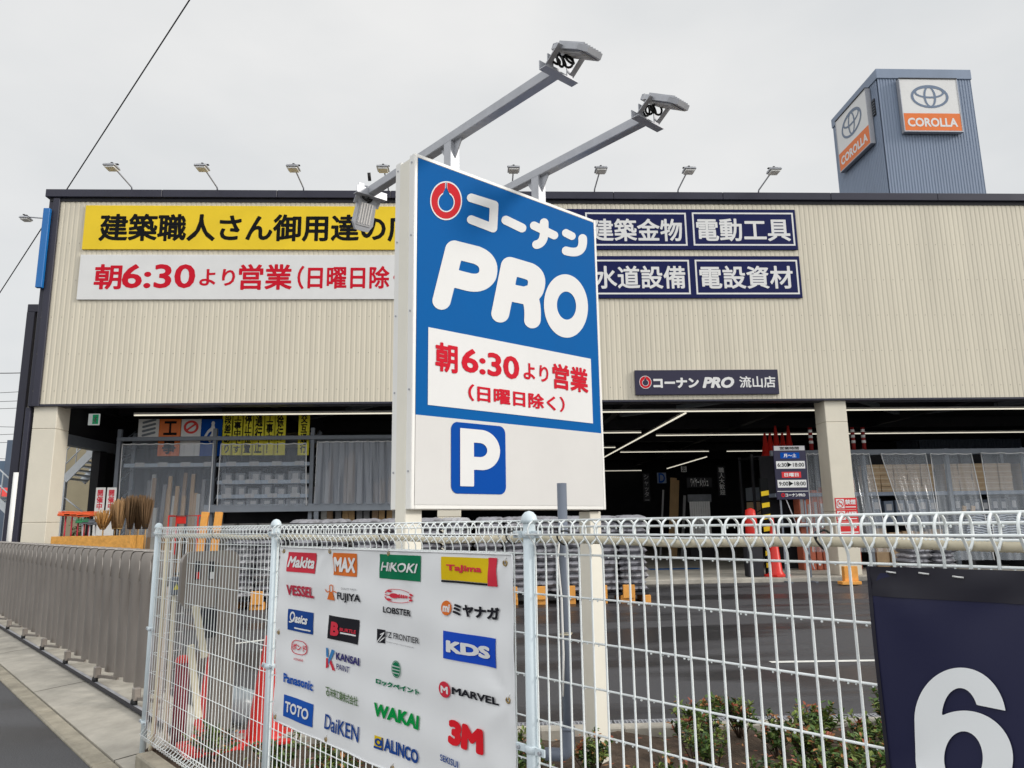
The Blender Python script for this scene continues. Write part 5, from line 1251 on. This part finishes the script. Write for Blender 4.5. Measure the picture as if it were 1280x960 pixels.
# opening hours board on a stand
FH = FR_(18.35); r = R4(FH, 965.5, 557.5, 1011, 624); u0, v0, u1, v1 = r; W = u1-u0; H = v1-v0
t = T('opening_hours_board', 'dark opening hours board on a stand before the cones at the store front', 'sign', ((u0+u1)/2, 18.3, 0))
m_ = MB(); m_.slab(FH, u0, v0, u1, v1, 0, .04, M('board_navy', (.018, .016, .045), .4, .05, 2), .004); m_.build('panel', t)
m_ = MB()
for x in (u0+.1, u1-.1): m_.slab(FH, x-.02, .10, x+.02, v0+.05, -.03, 0, greym); m_.slab(FH, x-.03, .0, x+.03, .03, -.5, .3, greym)
m_.bar(FH.P(u0+.3*W, v0, -.01), FH.P(u1, .3, -.01), .02, .02, silver); m_.build('stand', t)
rr_ = lambda a, b_, c, d: (u0+a*W, v0+b_*H, u0+c*W, v0+d*H); m_ = MB(); D = .044
m_.rect(FH, *rr_(.02, .91, .98, .995), D, M('plate_grey', (.42, .42, .43), .4, .05, 4)); text(m_, FH, '営業時間', rr_(.2, .925, .8, .98), black, D+.003, .02)
m_.rect(FH, *rr_(.2, .76, .8, .87), D, blue2); text(m_, FH, '月〜土', rr_(.3, .78, .7, .85), vinyl, D+.003, .03)
m_.rect(FH, *rr_(.05, .57, .95, .71), D, vinyl); text(m_, FH, '6:30▶18:00', rr_(.09, .595, .92, .69), black, D+.003, .015)
m_.rect(FH, *rr_(.2, .40, .8, .51), D, M('notice_red', (.62, .02, .025), .4, .04, 4)); text(m_, FH, '日曜日', rr_(.28, .42, .72, .49), vinyl, D+.003, .03)
m_.rect(FH, *rr_(.05, .22, .95, .36), D, vinyl); text(m_, FH, '9:00▶18:00', rr_(.09, .245, .92, .34), black, D+.003, .015)
m_.rect(FH, *rr_(.02, .145, .98, .155), D, vinyl); text(m_, FH, 'コーナンPRO', rr_(.26, .05, .88, .11), vinyl, D, .04)
shape(m_, lambda X, Y: np.abs(ell(X, Y, .5, .5, .36, .36))-.12, (-.02, -.02, 1.02, 1.02), .05, inrect(FH, rr_(.13, .04, .25, .12), D), ringred)
m_.build('lettering', t)
# cones around it
conem_d = conem
cs = cone('tall red cone standing low behind the opening hours board', 'cones behind the opening hours board', h=.9); cs.location = (7.75, 19.9, .8)
first = True
stt = T('cone_rack', 'dark open rack carrying red cones behind the opening hours board', 'rack', (7.6, 23.4, .1))
m_ = MB(); x0r = P(937, 600, 22.9)[0]; x1r = P(1004, 600, 22.9)[0]; zsh = P(970, 571, 23)[2]
for x in (x0r, x1r):
    for y in (22.6, 23.7): m_.box(x-.035, y-.035, .1, x+.035, y+.035, zsh+.05, dark)
for z in (.75, 1.6, zsh-.04): m_.box(x0r, 22.6, z, x1r, 23.7, z+.04, dark)
m_.bar((x0r, 22.62, 1.7), (x1r, 22.62, 2.6), .04, .03, dark); m_.build('frame', stt)
m_ = MB(); m_.box(x0r+.1, 23.1, 1.66, x0r+.9, 23.6, 2.05, carton); m_.box(x0r+.1, 23.1, 2.1, x0r+.8, 23.6, 2.5, greym); m_.build('tray', stt)
for px, py_, lab in ((957, 0, 'leftmost'), (963.5, 0, 'second'), (971, 1, 'tallest, middle'), (979, 0, 'fourth'), (987, 1, 'rightmost')):
    c = P(px, 560, 23.1); o = dup(cs, (c[0], 23.1, zsh+.002), None, '%s red cone of the row on top of the dark cone rack' % lab, 'cones on top of the cone rack'); o.scale = (.8, .8, .85+.25*py_)
cs.location = (P(981, 640, 22.9)[0], 22.95, 1.642); cs.scale = (1, 1, 1.0); cs['label'] = 'left red cone on the rack shelf below the opening hours board'
o = dup(cs, (P(989, 640, 22.9)[0]+.02, 23.25, 1.642), None, 'middle red cone on the rack shelf below the opening hours board'); o = dup(cs, (P(997, 640, 22.9)[0]+.1, 22.95, 1.642), None, 'right red cone on the rack shelf below the opening hours board')
o = dup(c1, (P(966, 640, 18.8)[0], 18.9, .1), None, 'red and white barrier cone on the floor left of the hours board', 'cones on the store floor'); o.scale = (1.3, 1.3, 2.1)
t = T('striped_post', 'yellow and black striped guard post left of the hours board', 'post', (P(957, 640, 19.2)[0], 19.2, .1)); x = P(957, 640, 19.2)[0]
m_ = MB(); m_.box(x-.10, 19.15, .1, x+.10, 19.25, P(957, 598, 19.2)[2], black); m_.build('post', t); m_ = MB(); z = .3
while z < P(957, 602, 19.2)[2]-.1: m_.prism([(x-.101, z), (x+.101, z+.03), (x+.101, z+.15), (x-.101, z+.12)], FR_(19.148), 0, .003, signyel if False else yellow); z += .3
m_.build('stripe', t)
t = T('red_sack_barrow', 'bright red rounded tool cart beside the striped post', 'cart', (P(938, 640, 19)[0], 19, .1)); x = P(938, 645, 19)[0]
m_ = MB(); m_.lathe((x, 19, .9), [(.02, 0), (.12, .05), (.15, .3), (.15, .6), (.12, .85), (.03, .9)], conem, 14); m_.build('body', t); m_ = MB(); m_.box(x-.2, 18.85, .1, x+.2, 19.15, .9, dark, .02); m_.build('base', t)

# ---- dim things deep inside
def hang(lab, c, Y, mt, txt=None, tm=None, vt=True, b_=.02, name='hanging_sign'):
    fr = FR_(Y); r = R4(fr, *c); t, D = board(name, lab, 'sign', fr, r, mt, .03, 0)
    if txt: W, H = r[2]-r[0], r[3]-r[1]; m_ = MB(); text(m_, fr, txt, (r[0]+.15*W, r[1]+.04*H, r[2]-.15*W, r[3]-.04*H), tm or vinyl, D, b_, 0, vt); m_.build('lettering', t)
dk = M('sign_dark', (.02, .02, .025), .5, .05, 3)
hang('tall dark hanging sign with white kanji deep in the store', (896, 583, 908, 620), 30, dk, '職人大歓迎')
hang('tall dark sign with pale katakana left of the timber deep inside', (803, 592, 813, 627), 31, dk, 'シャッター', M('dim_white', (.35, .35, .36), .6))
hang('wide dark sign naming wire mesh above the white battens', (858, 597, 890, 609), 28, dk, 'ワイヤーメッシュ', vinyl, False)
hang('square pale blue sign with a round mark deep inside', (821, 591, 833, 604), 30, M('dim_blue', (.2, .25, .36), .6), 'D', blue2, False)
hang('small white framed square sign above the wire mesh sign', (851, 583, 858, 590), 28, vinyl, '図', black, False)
zf = .1
tb = T('timber_rack', 'low pale rack of white battens under the wire mesh sign', 'rack', (P(873, 640, 27)[0], 27, .1)); x = P(861, 640, 27)[0]; x2 = P(890, 640, 27)[0]
m_ = MB(); m_.box(x, 27, .1, x2, 28, .6, dark); m_.box(x, 26.98, P(873, 626, 27)[2]-.05, x2, 27.05, P(873, 618, 27)[2], carton2); m_.build('frame', tb)
q = MB(); q.box(-.035, -.02, 0, .035, .02, 1, vinyl, .003); q0 = q.build('white_batten', origin=(0, 0, 0)); z1 = P(873, 627, 27)[2]
for k in range(9):
    o = q0 if k == 0 else q0.copy()
    if k: COL.objects.link(o)
    o.location = (x+.06+k*(x2-x-.1)/9, 26.93, .6); o.scale = (1, 1, z1-.6); tag(o, 'white upright batten in the rack under the wire mesh sign', 'batten', 'white battens under the wire mesh sign')
for k, (px, pw, py0) in enumerate(((842, 8, 597), (847, 4, 600), (829, 2, 612), (856, 3, 619))):
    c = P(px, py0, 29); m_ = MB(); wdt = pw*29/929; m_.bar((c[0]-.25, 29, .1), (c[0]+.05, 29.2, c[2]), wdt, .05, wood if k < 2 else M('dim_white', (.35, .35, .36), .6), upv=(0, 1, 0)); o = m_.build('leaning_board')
    tag(o, ('wide brown board leaning deep inside the store', 'narrow brown board leaning beside the wide one', 'thin pale board standing left of the brown boards', 'pale board standing just left of the white battens')[k], 'board')

# exit sign under the ceiling on the left
FX_ = FR_(21.0); r = R4(FX_, 112, 517.5, 124.5, 531.5); t, D = board('exit_sign', 'small green and white exit sign hanging at the left end', 'sign', FX_, r, emit('exit_white', (.75, .8, .78), .25), .05, 0)
W, H = r[2]-r[0], r[3]-r[1]; m_ = MB(); m_.rect(FX_, r[0]+.4*W, r[1]+.08*H, r[2]-.06*W, r[3]-.08*H, D, emit('exit_green', (.02, .32, .14), .3))
shape(m_, lambda X, Y: un(ell(X, Y, .6, .85, .1, .09), cap(X, Y, [(.55, .7), (.45, .42), (.65, .25), (.6, .08)], .07), cap(X, Y, [(.45, .42), (.25, .25)], .07), cap(X, Y, [(.55, .68), (.8, .55)], .05), cap(X, Y, [(.55, .68), (.3, .55)], .05)), (0, 0, 1, 1), .04, inrect(FX_, (r[0]+.42*W, r[1]+.12*H, r[2]-.1*W, r[3]-.12*H), D+.004), vinyl); m_.build('pictogram', t)
m_ = MB(); m_.cyl(FX_.P((r[0]+r[2])/2, r[3], .025), FX_.P((r[0]+r[2])/2, 5.2, .025), .02, dark, 6); m_.build('stem', t)

# ================================================================== BROOM BIN AND BROOMS
Yb = 17.6; a = P(64, 669, Yb); b_ = P(163, 671, Yb); zt2 = (a[2]+b_[2])/2
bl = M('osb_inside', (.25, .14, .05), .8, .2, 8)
t = T('display_bin', 'long orange chipboard bin holding brooms by the left pillar', 'display bin', ((a[0]+b_[0])/2, Yb+.4, 0))
zl = zt2-.34
m_ = MB(); m_.box(a[0], Yb, zl, b_[0], Yb+.025, zt2, osb, .003); m_.box(a[0], Yb+.78, zl, b_[0], Yb+.805, zt2, osb, .003); m_.box(a[0], Yb+.026, zl, a[0]+.025, Yb+.779, zt2, osb, .003); m_.box(b_[0]-.025, Yb+.026, zl, b_[0], Yb+.779, zt2, osb, .003); m_.build('side', t)
m_ = MB(); m_.box(a[0]+.03, Yb+.03, zl, b_[0]-.03, Yb+.775, zl+.03, bl); m_.build('bottom', t)
for x in (a[0]+.05, b_[0]-.05):
    for y in (Yb+.06, Yb+.74): m_ = MB(); m_.box(x-.04, y-.04, 0, x+.04, y+.04, zl, wood); m_.build('leg', t)
zi = zl+.03; random.seed(31)
straw = M('straw', (.34, .20, .09), .8, .35, 12, stretch=(1, 1, .15)); straw2 = M('dark_straw', (.13, .075, .035), .85, .4, 12, stretch=(1, 1, .15)); wrapm = clearplastic('broom_wrap', .25, (.6, .6, .6))
def broom(lab, px, ptop, mt, rtop, y, kind):
    c = P(px, 640, y); zt3 = P(px, ptop, y)[2]; x = c[0]; t = T('broom', lab, 'broom', (x, y, zi), 'brooms in the chipboard bin'); rd = random.Random(px)
    m_ = MB(); m_.cyl((x, y, zi), (x+.02, y, zi+.75), .016, wood, 8); m_.build('handle', t); m_ = MB(); zb2 = zi+.45
    for k in range(90):
        a_ = rd.uniform(0, 6.28); q = rd.random()**.5; rb = .05*q; rt = rtop*q; top = zt3-rd.uniform(0, .12)-.1*q
        m_.tube([(x+rb*math.cos(a_), y+rb*math.sin(a_), zb2), (x+rt*.7*math.cos(a_), y+rt*.7*math.sin(a_), (zb2+top)/2), (x+rt*math.cos(a_+.1), y+rt*math.sin(a_+.1), top)], [.008, .009, .006], mt, 4)
    m_.build('bristles', t)
    m_ = MB()
    for z in (.02, .10): m_.tube([(x+.055*math.cos(a_), y+.055*math.sin(a_), zb2+z) for a_ in np.linspace(0, 6.28, 13)[:-1]], .008, rubber if kind else M('binding', (.5, .35, .15), .6), 5, True)
    m_.build('binding', t)
broom('fan shaped tawny broom at the left of the brooms', 130, 634, M('tawny', (.42, .21, .06), .8, .3, 12), .21, Yb+.25, 0)
broom('pale straw broom in the middle of the bin', 145, 622, straw, .15, Yb+.4, 0); broom('pale straw broom beside the pale label', 151, 620, straw, .16, Yb+.25, 0)
broom('dark twig broom with the highest head', 164, 616, straw2, .17, Yb+.3, 1); broom('dark twig broom second from the right end', 174, 615, straw2, .18, Yb+.45, 1); broom('dark twig broom at the right end of the bin', 183, 618, straw2, .17, Yb+.25, 1)
def deckbrush(lab, px, mh, mhandle, ptop, grp):
    c = P(px, 640, Yb+.3); x = c[0]; zt3 = P(px, ptop, Yb+.3)[2]; t = T('deck_brush', lab, 'brush', (x, Yb+.3, zi), grp)
    m_ = MB(); m_.cyl((x, Yb+.3, zi), (x, Yb+.3, zt3-.1), .018, mhandle, 8); m_.build('handle', t); m_ = MB(); m_.box(x-.15, Yb+.2, zt3-.11, x+.15, Yb+.4, zt3-.05, mh, .012); m_.build('head', t)
    m_ = MB(); 
    for k in range(12):
        for j in range(4): m_.cyl((x-.13+k*.0236, Yb+.23+j*.045, zt3-.05), (x-.13+k*.0236, Yb+.23+j*.045, zt3), .009, mh, 5, .007)
    m_.build('bristles', t)
brs = M('brush_orange', (.72, .11, .03), .5, .15, 8); hred = M('handle_red', (.45, .03, .05), .4, .1, 6)
for k, px in enumerate((83, 91, 99, 107, 113)): deckbrush('red handled deck brush with orange head, '+('leftmost in the bin', 'second from the left in the bin', 'third from the left in the bin', 'fourth from the left in the bin', 'nearest the grey brushes')[k], px, brs, hred, 639+random.uniform(0, 2), 'orange deck brushes in the bin')
for k, px in enumerate((104, 112, 119)): deckbrush('grey topped deck brush, '+('with green block next to the orange ones', 'middle one of the grey ones', 'next to the tawny broom')[k], px+2, M('brush_green', (.03, .2, .08), .5, .15, 8) if k == 0 else carton2, M('handle_white', (.55, .55, .55), .4, .1, 6), 648+k, 'grey deck brushes in the bin')
for px, lab in ((125, 'left narrow white banner with red kanji behind the brushes'), (139, 'right narrow white banner with red kanji behind the brooms')):
    fr = FR_(20.2); r = R4(fr, px-4.5, 609.5, px+5, 637); t, D = board('narrow_banner', lab, 'banner', fr, (r[0], .9, r[2], r[3]), vinyl, .012, 0); m_ = MB(); W = r[2]-r[0]; text(m_, fr, '開催中', (r[0]+.18*W, r[1], r[2]-.18*W, r[3]-.06), ired, D, .03, 0, True); m_.build('lettering', t)
    m_ = MB(); m_.slab(fr, (r[0]+r[2])/2-.015, .1, (r[0]+r[2])/2+.015, .9, -.02, -.002, greym); m_.build('pole', t)
# red trolley and two orange stakes by the left rack
a = P(211, 645, 19.6); c = P(247, 658, 19.6)
t = T('red_trolley', 'red tubular trolley frame below the left curtain', 'trolley', ((a[0]+c[0])/2, 19.7, .1)); m_ = MB(); z = a[2]
pts = [(a[0], 19.6, .35), (a[0], 19.6, z), (c[0], 19.6, z), (c[0], 19.6, .35)]; m_.tube(pts, .02, conem, 7); m_.tube([(x, 20.1, z2) for x, _, z2 in pts], .02, conem, 7)
for x in (a[0], c[0]): m_.tube([(x, 19.6, z), (x, 20.1, z)], .018, conem, 6)
m_.box(a[0], 19.6, .34, c[0], 20.1, .38, dark); m_.build('frame', t); m_ = MB(); m_.box(a[0]+.18, 19.62, z-.2, a[0]+.42, 19.66, z-.02, conem, .01); m_.build('plate', t)
for x in (a[0]+.1, c[0]-.1): m_ = MB(); m_.cyl((x, 19.65, .2), (x, 19.7, .2), .1, rubber, 14); m_.build('wheel', t)
for px, lab in ((252, 'left orange wooden stake leaning under the left rack'), (269, 'right orange wooden stake leaning under the left rack')):
    c = P(px, 648, 17.8); m_ = MB(); m_.bar((c[0]-.05, 17.8, 0.02), (c[0]+.03, 17.95, P(px, 640, 17.8)[2]), .15, .12, orwood, upv=(0, 1, 0), bev=.005); tag(m_.build('wooden_stake'), lab, 'stake', 'orange stakes by the left rack')
# rows of low pavers under the left rack beam
pv = MB(); pv.box(-.24, -.3, 0, .24, .3, .9, M('paver_grey', (.14, .135, .13), .8, .3, 10, bump=.4), .01)
for k in range(8): pv.box(-.24, -.303, .1*k+.09, .24, -.301, .1*k+.1, dark)
p0 = pv.build('paver_block', origin=(0, 0, 0))
for k in range(9):
    o = p0 if k == 0 else p0.copy()
    if k: COL.objects.link(o)
    o.location = (-6.9+k*.54, YR+.35, .7); tag(o, 'grey bundle of pavers low under the left rack beam', 'paver bundle', 'paver bundles under the left rack')
t = T('paver_stand', 'dark low stand carrying the paver bundles', 'stand', (-4.7, YR+.35, .1)); m_ = MB(); m_.box(-7.2, YR+.03, .1, -2.2, YR+.68, .69, dark); m_.build('base', t)
a = atZ(812, 712, .1); m_ = MB(); m_.box(a[0], a[1]-.15, .103, a[0]+1.5, a[1]+.25, .112, blue); tag(m_.build('floor_mat'), 'flat blue mat on the concrete floor at the open store front', 'mat')

# ================================================================== LEFT SURROUNDINGS
Ys = 24.2
st = T('external_staircase', 'white steel outdoor stairs with handrails beside the left flank', 'stairs', (P(60, 640, Ys)[0], Ys, 0))
sw = M('stair_white', (.60, .63, .66), .45, .08, 5)
p, q = P(80, 600, Ys), P(122, 558, Ys)
for y in (0, 1.1): m_ = MB(); m_.bar(p+A(0, y, 0), q+A(0, y, 0), .04, .24, sw); m_.build('stringer', st)
p2, q2 = P(-12, 618, Ys), P(24, 652, Ys)
for y in (0, 1.1): m_ = MB(); m_.bar(p2+A(0, y, 0), q2+A(0, y, 0), .04, .22, sw); m_.build('stringer', st)
for k in range(8):
    f = (k+.5)/8; c = p+(q-p)*f; m_ = MB(); m_.box(c[0]-.14, Ys, c[2]-.04, c[0]+.14, Ys+1.1, c[2], sw)
    m_.build('tread', st); m_ = MB(); c = p2+(q2-p2)*f; m_.box(c[0]-.14, Ys, c[2]-.04, c[0]+.14, Ys+1.1, c[2], sw); m_.build('tread', st)
m_ = MB()
for a_, c_ in ((p, q), (p2, q2)):
    m_ = MB()
    for dz in (.5, .95): m_.tube([a_+A(0, 0, dz), c_+A(0, 0, dz)], .022, sw, 6)
    for f in (0, .33, .66, 1): m_.tube([a_+(c_-a_)*f, a_+(c_-a_)*f+A(0, 0, .95)], .02, sw, 6)
    m_.build('handrail', st)
a, c = P(78, 620, Ys), P(106, 642, Ys); m_ = MB()
for dz in (0, -.4): m_.tube([a+A(0, 0, dz), c+A(0, 0, dz)], .022, sw, 6)
for f in (.05, .95): m_.tube([a+(c-a)*f, a+(c-a)*f-A(0, 0, 1.0)], .02, sw, 6)
m_.build('handrail', st)
for c in (q2, p, q): m_ = MB(); m_.box(c[0]-.07, Ys-.05, 0, c[0]+.07, Ys+.09, c[2]-.05, sw); m_.build('post', st)
nbw = T('neighbour_house', 'pale beige neighbouring house behind the outdoor stairs', 'house', (P(95, 600, 30)[0], 32, 0))
x0 = P(72, 600, 30)[0]; x1 = XL-1.5; m_ = MB(); m_.box(x0, 30, 0, x1+6, 36, 6.2, M('house_beige', (.42, .36, .24), .7, .08, 1.5)); m_.build('wall', nbw); m_ = MB(); m_.box(x0-.2, 29.8, 6.2, x1+6.2, 36.2, 6.4, greym); m_.build('roof', nbw)
f_, s_ = shrubmesh(77, .5, 16); t = T('garden_bush', 'leafy green bush glimpsed below the outdoor stairs', 'bush', (0, 0, 0)); f_.build('foliage', t); s_.build('stem', t); c = P(103, 650, 25.6); t.location = (c[0], 25.6, .4); t.scale = (3.4, 3.4, 3.2)
t = T('bush_planter', 'low concrete planter under the leafy green bush', 'planter', (c[0], 25.6, 0)); m_ = MB(); m_.box(c[0]-.7, 25.2, 0, c[0]+.7, 26, .42, concrete, .02); m_.build('trough', t)
bb = T('blue_building', 'blue grey flat roofed building far off at the left edge', 'building', (P(5, 640, 48)[0], 50, 0)); xa, xb = P(-60, 640, 48)[0], P(25, 640, 48)[0]
m_ = MB(); m_.box(xa, 48, 0, xb, 56, P(10, 576, 48)[2], M('wall_bluegrey', (.14, .20, .28), .7, .1, .6)); m_.build('wall', bb); m_ = MB(); m_.box(xb-1.0, 47.6, 0, xb+.2, 48.5, P(10, 551, 48)[2], M('wall_slate', (.10, .13, .18), .7, .1, .6)); m_.build('tower', bb)
for k in range(3):
    m_ = MB(); x = xb-2.0-k*1.6; m_.box(x-.5, 47.95, 3.4, x+.5, 48.0, 4.6, M('far_window', (.25, .3, .36), .2, .1, 2)); m_.build('window', bb)
aw = P(4, 605, 44); t = T('red_awning', 'small red awning far off behind the stairs', 'awning', (aw[0], 44, 0)); m_ = MB(); m_.prism([(-.2, 3.4), (-.2, 3.9), (-1.2, 3.3)], Frame(A(aw[0], 44, 0), A(0, 1, 0), ZX, A(1, 0, 0)), -1.4, 1.0, conem); m_.build('cover', t)
m_ = MB(); m_.box(aw[0]-1.3, 43.1, 0, aw[0]-1.2, 43.2, 3.32, silver); m_.box(aw[0]+.8, 43.1, 0, aw[0]+.9, 43.2, 3.32, silver); m_.build('post', t)
# overhead cables
def cable(lab, p, q, r, sag, grp='thin overhead wires at the left edge'):
    p, q = np.array(p), np.array(q); m_ = MB(); m_.tube([p+(q-p)*f-ZX*sag*4*f*(1-f) for f in np.linspace(0, 1, 25)], r, rubber, 5); o = m_.build('overhead_cable'); tag(o, lab, 'cable', grp)
p = atY(246, -14, 27); q = atY(-8, 378, 44); d = p-q
cable('thick twisted overhead cable slanting up to the top edge of the view', q-d*.15, p+d*.4, .030, .0, None)
for k, (y0, y1) in enumerate(((462, 464), (489, 486), (499, 498), (508, 507), (527, 533), (541, 539), (551, 549), (566, 574))):
    p, q = atY(-60, y0, 62+k), atY(60, y1, 58+k); p_ = p-(q-p)*.5; cable('%s thin overhead wire from the top beside the left corner' % ('topmost', 'second', 'third', 'fourth', 'fifth', 'sixth', 'seventh', 'lowest')[k], p_, q+(q-p)*.1, .022 if k else .035, .25)
pl_ = atY(-70, 640, 60); t = T('utility_pole', 'concrete utility pole carrying the thin overhead wires', 'pole', (pl_[0]-1, 60, 0)); m_ = MB(); m_.cyl((pl_[0]-1, 60, 0), (pl_[0]-1, 60, 13), .17, concrete, 12, .11); m_.build('pole', t)
m_ = MB()
for z in (11.2, 12.2): m_.box(pl_[0]-2, 59.95, z, pl_[0], 60.05, z+.1, silver)
m_.build('crossarm', t)
